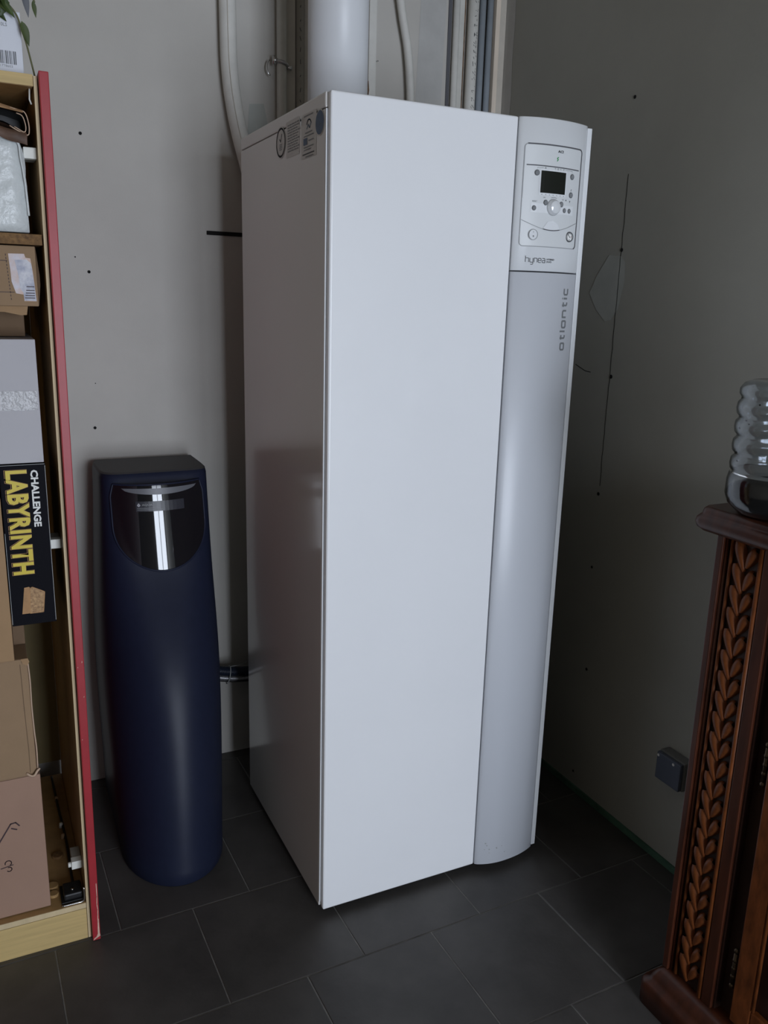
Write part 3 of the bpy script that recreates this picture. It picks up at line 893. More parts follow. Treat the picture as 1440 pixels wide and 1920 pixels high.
box('panel_edge', CL + 0.0185, CR - 0.0008, CF - 0.0012, CF + 0.0008, 0.0825, 0.0958, M_oakv, cab, bevel=0.0005)
box('plinth', CL + 0.0185, CR - 0.0008, CF - 0.002, CF + 0.016, 0.001, 0.0818, M_oak, cab, bevel=0.0008)
box('shelf', CL + 0.019, CR - 0.002, CF + 0.004, CB - 0.0065, 1.5495, 1.5690, M_chip, cab, bevel=0.0008)
# red door folded back along the outside: its painted edge faces the room
rd = box('door', CR + 0.0080, CR + 0.0250, CF - 0.021, CB - 0.02, 0.004, CT + 0.004, M_redp, cab, bevel=0.0016)
random.seed(2)
pl = [(CR + 0.0218, 0.155), (CR + 0.0220, 0.12), (CR + 0.0208, 0.10), (CR + 0.0223, 0.085), (CR + 0.0211, 0.06), (CR + 0.0218, 0.045)]
ribbon('paint_chip', [pl], 0.0016, lambda u, v: (u, CF - 0.0214, v), M_chipw, rd)
poly('paint_chip', [(CR + 0.0205, 0.062), (CR + 0.0229, 0.060), (CR + 0.0233, 0.022), (CR + 0.0246, 0.014), (CR + 0.0090, 0.0058), (CR + 0.0105, 0.010), (CR + 0.0160, 0.014), (CR + 0.0190, 0.020)], lambda u, v: (u, CF - 0.0216, v), M_chipw, rd)
for z, s in [(0.62, .004), (0.70, .006), (0.69, .003), (0.52, .003)]:
    x = CR + random.uniform(0.010, 0.020)
    poly('paint_chip', [(x, z), (x + 0.0022, z + s * .4), (x + .001, z + s)], lambda u, v: (u, CF - 0.0214, v), M_chipw, rd)


def block(z, y):
    b_ = box('door_guide', CR - 0.0235, CR - 0.0003, y, y + 0.020, z - 0.010, z + 0.010, M_knob, cab, bevel=0.0015)
    tube('roller', [(CR - 0.0245, y + 0.008, z), (CR - 0.0305, y + 0.008, z)], 0.006, M_knob, b_, 12)
    box('guide_arm', CR - 0.0215, CR - 0.0010, y + 0.0202, y + 0.060, z - 0.009, z + 0.009, M_pipep, b_, bevel=0.001)


block(1.7145, 0.185); block(0.950, 0.205); block(0.170, 0.205)
# floor pivot: black plate with a bent steel bracket
hp = box('pivot_plate', CR - 0.052, CR - 0.004, CF + 0.010, CF + 0.075, 0.0965, 0.1015, M_black, cab, bevel=0.001)
box('pivot_body', CR - 0.046, CR - 0.006, CF + 0.014, CF + 0.060, 0.1015, 0.118, M_black, hp, bevel=0.004)
tube('bracket', smoothpts([(CR - 0.052, CF + 0.004, 0.0985), (CR - 0.020, CF + 0.003, 0.0985), (CR - 0.006, CF + 0.003, 0.1000), (CR - 0.003, CF + 0.003, 0.110), (CR - 0.003, CF + 0.003, 0.135)], 5), 0.0022, M_chrome, hp, 8)
tube('bracket_screw', [(CR - 0.026, CF + 0.030, 0.1175), (CR - 0.026, CF + 0.030, 0.1200)], 0.0035, M_chrome, hp, 10)
for dy, rr in [(0.055, 0.012), (0.085, 0.014)]:
    disc_axis('bolt_cap', (CR - 0.066, CF + dy, 0.0962), (0, 0, 1), rr, 0.006, M_brown, cab, 18, 0.002)
disc_axis('bolt_cap', (CR - 0.045, CF + 0.20, 0.0962), (0, 0, 1), 0.014, 0.005, M_chip, cab, 18, 0.002)
tube('door_cord', smoothpts([(CR - 0.022, CF + 0.05, 0.112), (CR - 0.022, CF + 0.10, 0.104), (CR - 0.020, CF + 0.24, 0.102), (CR - 0.026, CF + 0.42, 0.102), (CR - 0.03, CF + 0.56, 0.110)], 6), 0.0032, M_black, cab, 8)
for dy in (0.27, 0.32, 0.45):
    tube('cord_clip', [(CR - 0.026, CF + dy, 0.0965), (CR - 0.026, CF + dy, 0.110)], [0.006, 0.004], M_card3 if dy != 0.32 else M_knob, cab, 8)
# white adhesive strip hanging inside the top corner
tube('peeling_strip', [(CR - 0.006, CF + 0.02, 1.824), (CR - 0.007, CF + 0.02, 1.806), (CR - 0.004, CF + 0.02, 1.798)], 0.0016, M_knob, cab, 6)


# ------------------------------------------------------------------ things on and in the cabinet
def rz(cx, cy, deg): return Matrix.Translation((cx, cy, 0)) @ Matrix.Rotation(math.radians(deg), 4, 'Z') @ Matrix.Translation((-cx, -cy, 0))


# white carton with barcode on the top
wc = thing('carton', 'white carton with barcode standing on the cabinet top', 'box', (-0.64, 0.27, CT))
x0, x1, y0, y1, z0, z1 = -0.76, -0.5225, 0.205, 0.34, CT + 0.0005, CT + 0.108
box('carton_body', x0, x1, y0, y1, z0, z1, M_whitebox, wc, bevel=0.0015)
fc = lambda off, yy: (lambda u, v: (u, yy - off, v))
random.seed(21)
bars = []
x = -0.5655
while x < -0.5345:
    wd = random.choice((.0006, .0009, .0014)); bars.append((x, wd)); x += wd + random.choice((.0008, .0012, .0018))
v, f = [], []
for x, wd in bars:
    i = len(v); v += [(x, y0 - 0.0005, 1.8640), (x + wd, y0 - 0.0005, 1.8640), (x + wd, y0 - 0.0005, 1.8860), (x, y0 - 0.0005, 1.8860)]; f.append((i, i + 1, i + 2, i + 3))
mesh('barcode', v, f, M_print, wc)
textmesh('barcode_digits', '31778603', 0.0058, lambda u, v: (-0.5660 + u, y0 - 0.0005, 1.8585 + v), M_printg, wc, sx=1.1)
textmesh('carton_lettering', 'LLP. 50LS', 0.0085, lambda u, v: (-0.5755 + u, y0 - 0.0005, 1.9260 + v), M_printg, wc, sx=0.9)
box('lower_flap_tape', -0.545, -0.5228, y0 - 0.0009, y0 - 0.0003, CT + 0.001, CT + 0.006, M_paper, wc)

# trailing plant
plant = thing('trailing_plant', 'green trailing plant in a clay pot behind the white carton', 'plant', (-0.64, 0.45, CT))
lathe('pot', [(0.045, CT + 0.0005), (0.060, CT + 0.095), (0.066, CT + 0.097), (0.066, CT + 0.115), (0.058, CT + 0.115), (0.056, CT + 0.10)], -0.64, 0.45, M_terra, plant, 28)


def leaf(base, dirv, length, width, m, name='leaf', droop=0.15):
    base = Vector(base); d = Vector(dirv).normalized()
    sidev = d.cross(Vector((0.1, -1, 0.2))).normalized(); nrm = sidev.cross(d).normalized()
    v, f = [], []; n = 8
    for i in range(n + 1):
        t = i / n; wdt = width * math.sin(math.pi * min(1, t ** 0.8)) * 0.5 + 0.0003
        c = base + d * length * t + Vector((0, 0, -1)) * droop * length * t * t
        v += [c - sidev * wdt + nrm * wdt * 0.25, c, c + sidev * wdt + nrm * wdt * 0.25]
    for i in range(n):
        for k in range(2):
            a = i * 3 + k; f.append((a, a + 1, a + 4, a + 3))
    return mesh(name, v, f, m, plant, True)


stems = [
    [(-0.63, 0.45, CT + 0.10), (-0.60, 0.36, 2.03), (-0.56, 0.24, 1.995), (-0.545, 0.198, 1.965), (-0.530, 0.192, 1.945), (-0.5235, 0.190, 1.925), (-0.5165, 0.190, 1.90), (-0.5105, 0.188, 1.870), (-0.5060, 0.186, 1.845)],
    [(-0.64, 0.45, CT + 0.10), (-0.62, 0.33, 2.04), (-0.59, 0.22, 2.01), (-0.565, 0.196, 1.985), (-0.54, 0.190, 1.96)],
    [(-0.63, 0.46, CT + 0.10), (-0.58, 0.36, 2.06), (-0.53, 0.24, 2.03), (-0.505, 0.20, 1.995), (-0.497, 0.196, 1.970)],
]
for s in stems:
    tube('stem', smoothpts(s, 5), 0.0017, M_stem, plant, 6)
random.seed(4)
LV = [((-0.5215, 0.188, 1.934), (0.28, 0, -1), 0.036, 0.0135, M_leaf2), ((-0.500, 0.194, 1.972), (0.15, 0, -1), 0.024, 0.0075, M_leaf2),
      ((-0.515, 0.198, 1.992), (0.15, 0, -1), 0.042, 0.012, M_grip), ((-0.585, 0.192, 1.985), (1, 0, -0.62), 0.058, 0.020, M_leaf),
      ((-0.575, 0.190, 1.978), (1, 0, -0.75), 0.050, 0.018, M_leaf2), ((-0.555, 0.190, 1.968), (0.8, 0, -0.9), 0.034, 0.012, M_leaf)]
for k in range(30):
    x = random.uniform(-0.60, -0.540)
    LV.append(((x, random.uniform(0.172, 0.197), 1.966 + random.uniform(0.0, 0.040)), (random.uniform(-0.6, 1), random.uniform(-.2, .1), random.uniform(-0.6, 0.4)), random.uniform(0.03, 0.05), random.uniform(0.014, 0.024), random.choice((M_leaf, M_leaf, M_leaf2))))
for b_, d_, l_, w_, m_ in LV: leaf(b_, d_, l_, w_, m_)

# plastic wrapped bundle on the shelf
wb = thing('wrapped_bundle', 'clear plastic wrapped white package on the chipboard shelf', 'package', (-0.65, 0.30, 1.569))
bm = bmesh.new(); bm_box(bm, -0.82, -0.5345, 0.180, 0.45, 1.5705, 1.735)
bmesh.ops.subdivide_edges(bm, edges=list(bm.edges), cuts=9, use_grid_fill=True)
random.seed(8)
for q in bm.verts:
    if q.co.z > 1.574:
        q.co += Vector((random.uniform(-.0012, .0012), random.uniform(-.0022, .0010), random.uniform(-.0015, .0015)))
        q.co.x -= 0.010 * max(0, (q.co.z - 1.70) / 0.035) ** 2 * (q.co.x > -0.55)
frombm('package_body', bm, M_wrap, wb, True)
tube('film_fold', smoothpts([(-0.62, 0.174, 1.732), (-0.57, 0.173, 1.735), (-0.545, 0.175, 1.728), (-0.541, 0.176, 1.70), (-0.5365, 0.176, 1.66), (-0.534, 0.176, 1.60)], 5), 0.0022, M_wrap, wb, 6)

# rolled paper bag lying on the bundle
pbg = thing('paper_bag', 'crumpled brown paper bag with dark mouth on the wrapped package', 'bag', (-0.62, 0.28, 1.737))


def roll(name, prof, y0, y1, m, parent, shear=0.0, cap_=False, closed=True):
    v, f = [], []; n = len(prof)
    for y in (y0, y1):
        for x, z in prof: v.append((x, y, z))
    for k in range(n if closed else n - 1):
        j = (k + 1) % n; f.append((k, j, n + j, n + k))
    if cap_: f.append(tuple(range(n)))
    return mesh(name, v, f, m, parent, True)


prof = [(p_.x, p_.y) for p_ in smoothpts([(-0.66, 1.7935, 0), (-0.575, 1.7885, 0), (-0.541, 1.7820, 0), (-0.529, 1.7790, 0), (-0.524, 1.765, 0), (-0.523, 1.749, 0), (-0.527, 1.7405, 0), (-0.545, 1.7480, 0), (-0.575, 1.7595, 0), (-0.66, 1.7620, 0)], 4)]
prof2 = [(p_.x, p_.y) for p_ in smoothpts([(-0.66, 1.7880, 0), (-0.575, 1.7830, 0), (-0.543, 1.7765, 0), (-0.5335, 1.7725, 0), (-0.5295, 1.762, 0), (-0.5285, 1.751, 0), (-0.5325, 1.7455, 0), (-0.548, 1.7530, 0), (-0.577, 1.7635, 0), (-0.66, 1.7660, 0)], 4)]
roll('bag_outer', prof, 0.172, 0.40, M_bag, pbg)
roll('bag_inner', prof2, 0.176, 0.40, M_black, pbg)
bm = bmesh.new(); tube_into(bm, [(x, 0.171, z) for x, z in prof[6:-6]], 0.0011, 6); frombm('bag_rim', bm, M_bage, pbg, True)
bm = bmesh.new(); tube_into(bm, [(x, 0.172, z) for x, z in prof2[8:-8]], 0.0010, 6); frombm('bag_rim', bm, M_bage, pbg, True)
n_ = len(prof2)
mesh('bag_mouth', [(x, 0.24, z) for x, z in prof2], [tuple(range(n_))], M_black, pbg)
# printed upper flap and lower crumpled fold
v, f = [], []
for k in range(13):
    t = k / 12; x = -0.67 + 0.138 * t
    v += [(x, 0.166, 1.8035 - 0.022 * t ** 1.2 - 0.011 * (1 - 0.6 * t)), (x, 0.170 + 0.01 * math.sin(t * 9) * .2, 1.8080 - 0.026 * t ** 1.2), (x, 0.30, 1.8140 - 0.026 * t)]
for k in range(12):
    for j in (0, 1): a = 3 * k + j; f.append((a, a + 1, a + 4, a + 3))
mesh('printed_flap', v, f, M_bagt, pbg, True)
v, f = [], []
for k in range(17):
    t = k / 16; x = -0.67 + 0.142 * t; dz = 0.0025 * math.sin(t * 14) - 0.018 * t ** 3
    v += [(x, 0.174, 1.7615 + dz * 0.5 - 0.008 * t), (x, 0.162 + 0.003 * math.sin(t * 20), 1.7530 + dz), (x, 0.170, 1.7425 + dz - 0.004 * t)]
for k in range(16):
    for j in (0, 1): a = 3 * k + j; f.append((a, a + 1, a + 4, a + 3))
mesh('crumpled_fold', v, f, M_bag, pbg, True)

# cardboard carton with torn label, under the chipboard shelf, on a darker box set back
cbx = thing('cardboard_box', 'cardboard box with torn label just under the chipboard shelf', 'box', (-0.66, 0.30, 1.434))
box('box_body', -0.80, -0.5275, 0.178, 0.42, 1.4345, 1.5455, M_card, cbx, bevel=0.002)
mesh('side_flap', [(-0.5272, 0.180, 1.5450), (-0.5272, 0.180, 1.436), (-0.5135 - 0.0085, 0.186, 1.475), (-0.5135 - 0.0085, 0.186, 1.492), (-0.524, 0.22, 1.545), (-0.524, 0.22, 1.436)],
     [(0, 1, 2, 3), (0, 3, 4), (1, 5, 2), (3, 2, 5, 4)], M_cardd, cbx)
v = [(-0.80, 0.181, 1.4343), (-0.5475, 0.181, 1.4343), (-0.5500, 0.186, 1.4180), (-0.5600, 0.187, 1.4170), (-0.5900, 0.187, 1.4230), (-0.80, 0.187, 1.4250)]
mesh('hanging_flap', v + [(x, y + 0.003, z) for x, y, z in v], [tuple(range(6)), tuple(range(11, 5, -1))] + [(k, 6 + k, 6 + (k + 1) % 6, (k + 1) % 6) for k in range(6)], M_card3, cbx)
f178 = lambda o_: (lambda u, v: (u, 0.178 - o_, v))
lb = poly('torn_label', [(-0.5755, 1.5305), (-0.5475, 1.5310), (-0.5455, 1.524), (-0.5370, 1.523), (-0.5345, 1.500), (-0.5325, 1.470), (-0.5310, 1.4440), (-0.5530, 1.4440), (-0.5535, 1.456), (-0.5665, 1.4580), (-0.5690, 1.466), (-0.5730, 1.480), (-0.5735, 1.500)], f178(0.0008), M_label, cbx)
poly('label_paper', [(-0.5650, 1.519), (-0.5440, 1.521), (-0.5365, 1.514), (-0.5335, 1.480), (-0.5315, 1.4450), (-0.5525, 1.4450), (-0.5535, 1.459), (-0.5590, 1.468), (-0.5600, 1.49)], f178(0.0012), M_label2, lb)
ribbon('label_print', [[(-0.5515 + 0.001 * k, z), (-0.5335, z)] for k, z in enumerate((1.450, 1.4545, 1.4590, 1.4640, 1.4710))], 0.0016, f178(0.0016), M_ink, lb)
ribbon('printed_lines', [[(-0.66, 1.5185), (-0.5775, 1.5175)], [(-0.66, 1.4600), (-0.569, 1.4600)]], 0.0012, f178(0.0007), M_ink, cbx)
ribbon('dashed_line', [[(-0.5800 + (0.0045 * k / 14), 1.530 - 0.0062 * k), (-0.5800 + 0.0045 * (k + .6) / 14, 1.530 - 0.0062 * (k + .6))] for k in range(14)], 0.0013, f178(0.0007), M_ink, cbx)
tag(box('cardboard_box', -0.85, -0.552, 0.26, 0.58, 1.3735, 1.4338, M_cardd, None, bevel=0.002), 'dark cardboard box set back between torn-label box and lilac carton', 'box')

# lilac white carton with clear tape
lc = thing('carton', 'pale lilac carton with a strip of clear tape across it', 'box', (-0.68, 0.31, 1.13))
box('carton_body', -0.80, -0.5395, 0.178, 0.44, 1.1290, 1.3720, M_lilac, lc, bevel=0.0015)
v, f = [], []
random.seed(6)
for i in range(13):
    for j in range(4):
        v.append((-0.665 + 0.1225 * i / 12 + (random.uniform(-.001, .001)), 0.1770 - random.uniform(0, .0008), 1.2345 + 0.038 * j / 3))
for i in range(12):
    for j in range(3): a = i * 4 + j; f.append((a, a + 4, a + 5, a + 1))
mesh('clear_tape', v, f, M_tape, lc, True)

# labyrinth game box standing on end
gb = thing('game_box', 'black game box with yellow LABYRINTH lettering standing on end', 'box', (-0.58, 0.30, 0.787))
GX0, GX1, GZ0, GZ1, GY = -0.6235, -0.5380, 0.7870, 1.1270, 0.176
box('box_body', GX0, GX1, GY, GY + 0.25, GZ0, GZ1, M_game, gb, bevel=0.0012)
gmap = lambda o_: (lambda u, v: (u, GY - o_, v))
for a, b in [((GX0 + .001, GZ1 - .001), (GX1 - .001, GZ1 - .001)), ((GX1 - .0008, GZ1 - .004), (GX1 - .0008, GZ0 + .004)), ((GX0 + .0008, GZ0 + .2), (GX0 + .0008, GZ0 + .004))]:
    ribbon('worn_edge', [[a, b]], 0.0009, gmap(0.0004), M_printl, gb)
# text runs downward, letter tops toward +x
def down(x, z, off): return lambda u, v: (x + v, GY - off, z - u)
LT = 'LABYRINTH'
textmesh('challenge_lettering', 'CHALLENGE', 0.0185, down(-0.5660, 1.1150, 0.0006), M_wht, gb, bold=0.0007, sx=1.14)
textmesh('labyrinth_outline', LT, 0.0520, down(-0.6120, 1.1170, 0.0005), M_gold, gb, bold=0.0034, sx=0.745, space=1.10)
textmesh('labyrinth_shadow', LT, 0.0520, down(-0.6120, 1.1170, 0.0008), M_game, gb, bold=0.0025, sx=0.745, space=1.10)
textmesh('labyrinth_lettering', LT, 0.0520, down(-0.6110, 1.1170, 0.0011), M_yel, gb, bold=0.0019, sx=0.745, space=1.10)
# picture of the wooden labyrinth
pc_ = poly('picture_side', [(-0.6030, 0.8120), (-0.5880, 0.8120), (-0.5810, 0.8620), (-0.5860, 0.8700), (-0.5955, 0.8690)], gmap(0.0008), M_gold, gb)
poly('picture_top', [(-0.5880, 0.8120), (-0.5620, 0.8120), (-0.5570, 0.8560), (-0.5800, 0.8690), (-0.5845, 0.8660)], gmap(0.0009), M_gold2, gb)
ribbon('picture_frame', [[(-0.5880, 0.8120), (-0.5620, 0.8120), (-0.5570, 0.8560), (-0.5805, 0.8690), (-0.5845, 0.8660), (-0.5880, 0.8120)]], 0.0016, gmap(0.0012), M_gold, gb)

# tan cardboard leaning at the far left, brown support box, two lower cartons
tag(box('cardboard_box', -0.86, -0.6255, 0.160 + 0.012, 0.40, 0.7125, 1.062, M_card3, None, bevel=0.002), 'tall tan cardboard box left of the black game box', 'box')
tag(box('cardboard_box', -0.6240, -0.600, 0.26, 0.56, 0.7125, 0.7860, M_cardd, None, bevel=0.0015), 'small dark brown box under the black game box', 'box')
b3 = thing('cardboard_box', 'dented cardboard box with crushed corner in the middle of the stack', 'box', (-0.74, 0.32, 0.436))
bm = bmesh.new(); bm_box(bm, -0.90, -0.6000, 0.178, 0.46, 0.4365, 0.7110)
bmesh.ops.bevel(bm, geom=list(bm.edges), offset=0.004, segments=2, profile=0.6, affect='EDGES')
frombm('box_body', bm, M_card, b3)
ribbon('box_crease', [[(-0.6160, 0.700), (-0.6150, 0.60), (-0.6130, 0.50), (-0.6135, 0.445)]], 0.0014, f178(0.0006), M_cardd, b3)
random.seed(12)
tube('torn_edge', smoothpts([(-0.6005, 0.177, 0.702), (-0.5992, 0.176, 0.66), (-0.6000, 0.177, 0.60), (-0.5990, 0.176, 0.54), (-0.5975, 0.174, 0.50), (-0.5985, 0.175, 0.455)], 4), 0.0016, M_bage, b3, 6)
mesh('crushed_corner', [(-0.614, 0.177, 0.712), (-0.600, 0.176, 0.7125), (-0.5975, 0.174, 0.705), (-0.602, 0.170, 0.699), (-0.611, 0.172, 0.703)], [(0, 1, 2, 3, 4)], M_card3, b3)
tube('torn_paper', smoothpts([(-0.622, 0.177, 0.446), (-0.613, 0.172, 0.440), (-0.606, 0.170, 0.441), (-0.600, 0.172, 0.449), (-0.594, 0.174, 0.453)], 4), [0.0008] + [0.0028] * 14 + [0.0020] * 2, M_bage, b3, 5)
b4 = thing('cardboard_box', 'pinkish brown cardboard box at the bottom with hand-drawn roof mark', 'box', (-0.74, 0.32, 0.0965))
box('box_body', -0.90, -0.5945, 0.180, 0.46, 0.0968, 0.4355, M_card2, b4, bevel=0.003)
f180 = lambda o_: (lambda u, v: (u, 0.180 - o_, v))
ribbon('roof_mark', [[(-0.6900, 0.2850), (-0.6620, 0.3290), (-0.6520, 0.3300), (-0.6445, 0.3200)], [(-0.6620, 0.3180), (-0.6500, 0.3120)]], 0.0030, f180(0.0006), M_ink, b4)
ribbon('round_mark', [circ(-0.6740, 0.2330, 0.0065, 12, -60, 200), [(-0.690, 0.2230), (-0.6640, 0.2270)], circ(-0.6730, 0.2175, 0.0052, 12, -150, 120)], 0.0020, f180(0.0006), M_ink, b4)

# clear plastic bag bulging out behind the red door edge
v, f = [], []
for i in range(13):
    t = i / 12
    for k in range(12):
        a = 2 * math.pi * k / 12; r = 0.024 * math.sin(math.pi * (0.08 + 0.9 * t)) ** 0.7 * (1 + 0.12 * math.sin(3 * a + 4 * t))
        v.append((-0.4925 + 0.0215 + 0.8 * r * math.cos(a), 0.55 + 1.3 * r * math.sin(a), 1.715 + 0.115 * (1 - t)))
for i in range(12):
    for k in range(12):
        f.append((i * 12 + k, i * 12 + (k + 1) % 12, (i + 1) * 12 + (k + 1) % 12, (i + 1) * 12 + k))
pb = mesh('plastic_bag', v, f, M_film, None, True)
tag(pb, 'thin clear plastic bag hanging against the outside of the red door', 'bag')

# ------------------------------------------------------------------ carved sideboard on the right
SX, SY0, SY1, ST = 0.577, -0.530, -1.28, 1.110
SBK = 0.9160
side_b = thing('sideboard', 'dark carved wooden sideboard against the right-hand wall', 'sideboard', (0.74, -0.90, 0))


def mould(name, x0, x1, y0, y1, prof, m, parent, rad=0.022):
    """slab with moulded edge and rounded front corners: prof = [(inset, z)], back edge stays flush"""
    v, f = [], []
    K = 6
    for ins, z in prof:
        r = max(rad - ins * 0.5, 0.004)
        X, Y0, Y1 = x0 + ins, y0 + ins, y1 - ins
        lp = [(x1, Y0, z), (x1, Y1, z)]
        lp += [(X + r - r * math.sin(t), Y1 - r + r * math.cos(t), z) for t in [math.pi / 2 * k / K for k in range(K + 1)]]
        lp += [(X + r - r * math.cos(t), Y0 + r - r * math.sin(t), z) for t in [math.pi / 2 * k / K for k in range(K + 1)]]
        v += lp
    n = len(lp)
    for i in range(len(prof) - 1):
        for k in range(n):
            j = (k + 1) % n; f.append((i * n + k, i * n + j, (i + 1) * n + j, (i + 1) * n + k))
    f.append(tuple(range(n - 1, -1, -1))); f.append(tuple((len(prof) - 1) * n + k for k in range(n)))
    o = mesh(name, v, f, m, parent)
    for p_ in o.data.polygons:
        p_.use_smooth = len(p_.vertices) == 4
    bmm = bmesh.new(); bmm.from_mesh(o.data); bmesh.ops.recalc_face_normals(bmm, faces=bmm.faces); bmm.to_mesh(o.data); bmm.free()
    return o


mould('top', 0.537, SBK, SY1 - 0.04, -0.497, [(0.034, 1.0605), (0.026, 1.0608), (0.012, 1.064), (0.003, 1.071), (0.0, 1.080), (0.0015, 1.088), (0.007, 1.0945), (0.0085, 1.0955), (0.0095, 1.099), (0.011, 1.105), (0.016, 1.110)], M_mahog, side_b)
mould('base', 0.541, SBK, SY1 - 0.03, -0.500, [(0.0, 0.001), (0.0, 0.050), (0.004, 0.058), (0.014, 0.062), (0.016, 0.070), (0.026, 0.086), (0.036, 0.0925), (0.045, 0.0930)], M_mahog, side_b)
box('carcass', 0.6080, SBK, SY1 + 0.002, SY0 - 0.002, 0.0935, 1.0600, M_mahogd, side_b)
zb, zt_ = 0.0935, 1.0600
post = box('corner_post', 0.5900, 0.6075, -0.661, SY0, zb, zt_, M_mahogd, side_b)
box('post_edge', SX, 0.5895, -0.5445, SY0, zb, zt_, M_mahog, post, bevel=0.002)
def vbead(y, r, x=0.588, m=M_mahogl):
    tube('bead', [(x, y, zb + .001), (x, y, 0.6), (x, y, zt_ - .001)], r, m, post, 10)
vbead(-0.5475, 0.0040, 0.5870, M_mahog); vbead(-0.5600, 0.0036, 0.5855); vbead(-0.6270, 0.0050, 0.5840)
box('post_flat', 0.5815, 0.5895, -0.6580, -0.6335, zb, zt_, M_mahog, post, bevel=0.002)
# carved leaves: two mirrored rows of overlapping half leaves
def leafmesh(sgn):
    v, f = [], []
    n, mm = 9, 5
    for i in range(n + 1):
        t = i / n
        rise = 0.054 if sgn > 0 else 0.036
        cy = sgn * (0.0225 - 0.0200 * t ** 1.25); cz = rise * (0.5 - t) + 0.014 * math.sin(math.pi * t) * 0.6
        dy = sgn * -(0.0200 * 1.25 * max(t, .01) ** .25); dz = -rise + 0.0084 * math.pi * math.cos(math.pi * t)
        L = math.hypot(dy, dz); ny, nz = -dz / L, dy / L
        wd = 0.0120 * (math.sin(math.pi * (0.10 + 0.86 * t)) ** 0.7)
        for k in range(mm + 1):
            s = k / mm * 2 - 1
            hgt = 0.0115 * (1 - abs(s) ** 2.2) * (0.55 + 0.45 * math.sin(math.pi * t)) + (0.0018 if k in (1, 4) else 0)
            py = cy + ny * wd * s; py = max(min(py, 0.0262), -0.0262)
            if sgn > 0: py = max(py, 0.0012)
            else: py = min(py, -0.0012)
            v.append((-hgt, py, cz + nz * wd * s))
    for i in range(n):
        for k in range(mm):
            a = i * (mm + 1) + k; q = (a, a + 1, a + mm + 2, a + mm + 1)
            f.append(q)
    me = bpy.data.meshes.new('carved_leaf'); me.from_pydata(v, [], f); me.update()
    me.materials.append(M_mahogl)
    for p_ in me.polygons: p_.use_smooth = True
    return me


lm = {1: leafmesh(1), -1: leafmesh(-1)}
z = 0.128
while z < 1.045:
    for s in (1, -1):
        o = bpy.data.objects.new('carved_leaf', lm[s]); COL.objects.link(o)
        o.location = (0.5893, -0.5935, z); o.parent = post
    z += 0.0428
# door: stiles, rails, raised panel, hinges
dx = 0.5980
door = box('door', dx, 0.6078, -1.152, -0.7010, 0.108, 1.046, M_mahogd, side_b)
box('stile', dx - 0.0150, dx - 0.0003, -0.7460, -0.7030, 0.109, 1.045, M_mahogl, door, bevel=0.003)
box('stile', dx - 0.0150, dx - 0.0003, -1.150, -1.107, 0.109, 1.045, M_mahogl, door, bevel=0.003)
for z0_, z1_ in [(0.109, 0.165), (0.985, 1.045)]:
    box('rail', dx - 0.0145, dx - 0.0003, -1.1065, -0.7465, z0_, z1_, M_mahogl, door, bevel=0.003)
tube('panel_moulding', [(dx - 0.012, -0.7490, 0.167), (dx - 0.012, -0.7490, 0.983)], 0.0035, M_mahogl, door, 8)
box('raised_panel', dx - 0.0090, dx - 0.0003, -1.060, -0.790, 0.215, 0.935, M_mahog, door, bevel=0.006)
box('corner_post', 0.5815, 0.6075, SY1, -1.156, zb, zt_, M_mahog, side_b, bevel=0.003)
for z in (0.66, 0.215):
    hg = tube('hinge', [(0.5930, -0.6910, z - 0.034), (0.5930, -0.6910, z + 0.034)], 0.0048, M_brass, side_b, 12)
    for dz in (-0.040, -0.018, 0.0, 0.018, 0.040):
        bm = bmesh.new(); bmesh.ops.create_uvsphere(bm, u_segments=10, v_segments=6, radius=0.0062)
        bmesh.ops.translate(bm, verts=bm.verts, vec=(0.5930, -0.6910, z + dz)); frombm('knuckle', bm, M_brass, hg, True)
    box('hinge_leaf', 0.5960, 0.6078, -0.6985, -0.6835, z - 0.03, z + 0.03, M_brass, hg)

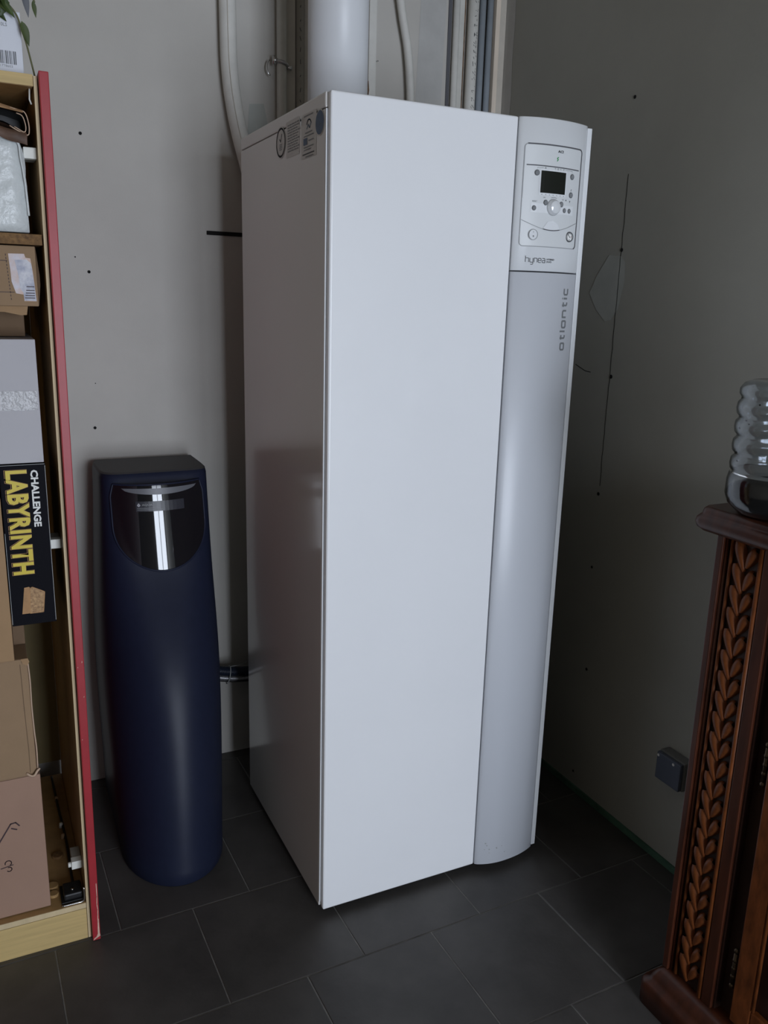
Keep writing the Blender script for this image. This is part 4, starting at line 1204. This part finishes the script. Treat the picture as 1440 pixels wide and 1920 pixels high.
# ------------------------------------------------------------------ ribbed clear bottle on the sideboard
BX, BY, BR = 0.609, -0.619, 0.0865
bz = ST + 0.0006
bot = thing('plastic_bottle', 'clear ribbed plastic bottle with dark contents on the sideboard', 'bottle', (BX, BY, ST))
pr0 = [(0.0, 0.0), (0.058, 0.0), (0.072, 0.006), (0.088, 0.020), (0.094, 0.036), (0.0935, 0.062), (0.090, 0.074)]
z = 0.074
for k in range(4):
    pr0 += [(0.0855, z + 0.002), (0.0905, z + 0.007), (0.0920, z + 0.0165), (0.0905, z + 0.026), (0.0855, z + 0.031)]
    z += 0.0325
pr0 += [(0.0850, z + 0.003), (0.0895, z + 0.009), (0.0895, z + 0.018), (0.082, z + 0.028), (0.068, z + 0.033), (0.045, z + 0.031), (0.0, z + 0.028)]
k_ = BR / 0.094
outer = [(r * k_, bz + h) for r, h in pr0]
HB = outer[-1][1] - bz
inner = [(max(0, r * k_ - 0.0012), bz + 0.0012 + h * 0.992) for r, h in pr0]
v, f = [], []
NN = 56
prof = outer + list(reversed(inner))
for r, z in prof:
    for k in range(NN):
        a = 2 * math.pi * k / NN
        rr = r * (1 + (0.004 * math.cos(8 * a) if z > bz + HB * 0.86 else 0)); v.append((BX + rr * math.cos(a), BY + rr * math.sin(a), z))
for i in range(len(prof) - 1):
    for k in range(NN):
        f.append((i * NN + k, i * NN + (k + 1) % NN, (i + 1) * NN + (k + 1) % NN, (i + 1) * NN + k))
mesh('bottle_shell', v, f, M_pet, bot, True)
cont = [(0.0, 0.002), (0.056, 0.002), (0.070, 0.008), (0.0855, 0.021), (0.0912, 0.038), (0.088, 0.046), (0.05, 0.060), (0.0, 0.056)]
lathe('dark_contents', [(r * k_, bz + h) for r, h in cont], BX, BY, M_soil, bot, 40, capb=False, capt=False)
random.seed(14)
for k in range(14):
    a = random.uniform(2.2, 4.6); h = random.uniform(0.085, 0.20); r = 0.0755
    bm = bmesh.new(); bmesh.ops.create_icosphere(bm, subdivisions=1, radius=random.uniform(0.0010, 0.0024) if k else 0.011)
    if k == 0: a, h, r = 3.9, 0.135, 0.064
    bmesh.ops.translate(bm, verts=bm.verts, vec=(BX + r * math.cos(a), BY + r * math.sin(a), bz + h)); frombm('soil_crumb', bm, M_soil, bot)

# ------------------------------------------------------------------ socket on the right wall
sk = thing('wall_socket', 'small blue-grey surface-mounted socket box low on the right wall', 'socket', (XR - 0.02, -0.20, 0.26))
box('back_box', 0.8900, XR - 0.0006, -0.245, -0.158, 0.262, 0.342, M_socketl, sk, bevel=0.004)
lidk = box('socket_lid', 0.8780, 0.8897, -0.243, -0.160, 0.264, 0.340, M_socket, sk, bevel=0.004)
for y, z in [(-0.1665, 0.331), (-0.219, 0.331)]:
    disc_axis('lid_screw', (0.8782, y, z), (-1, 0, 0), 0.0038, 0.0014, M_wht, lidk, 12)
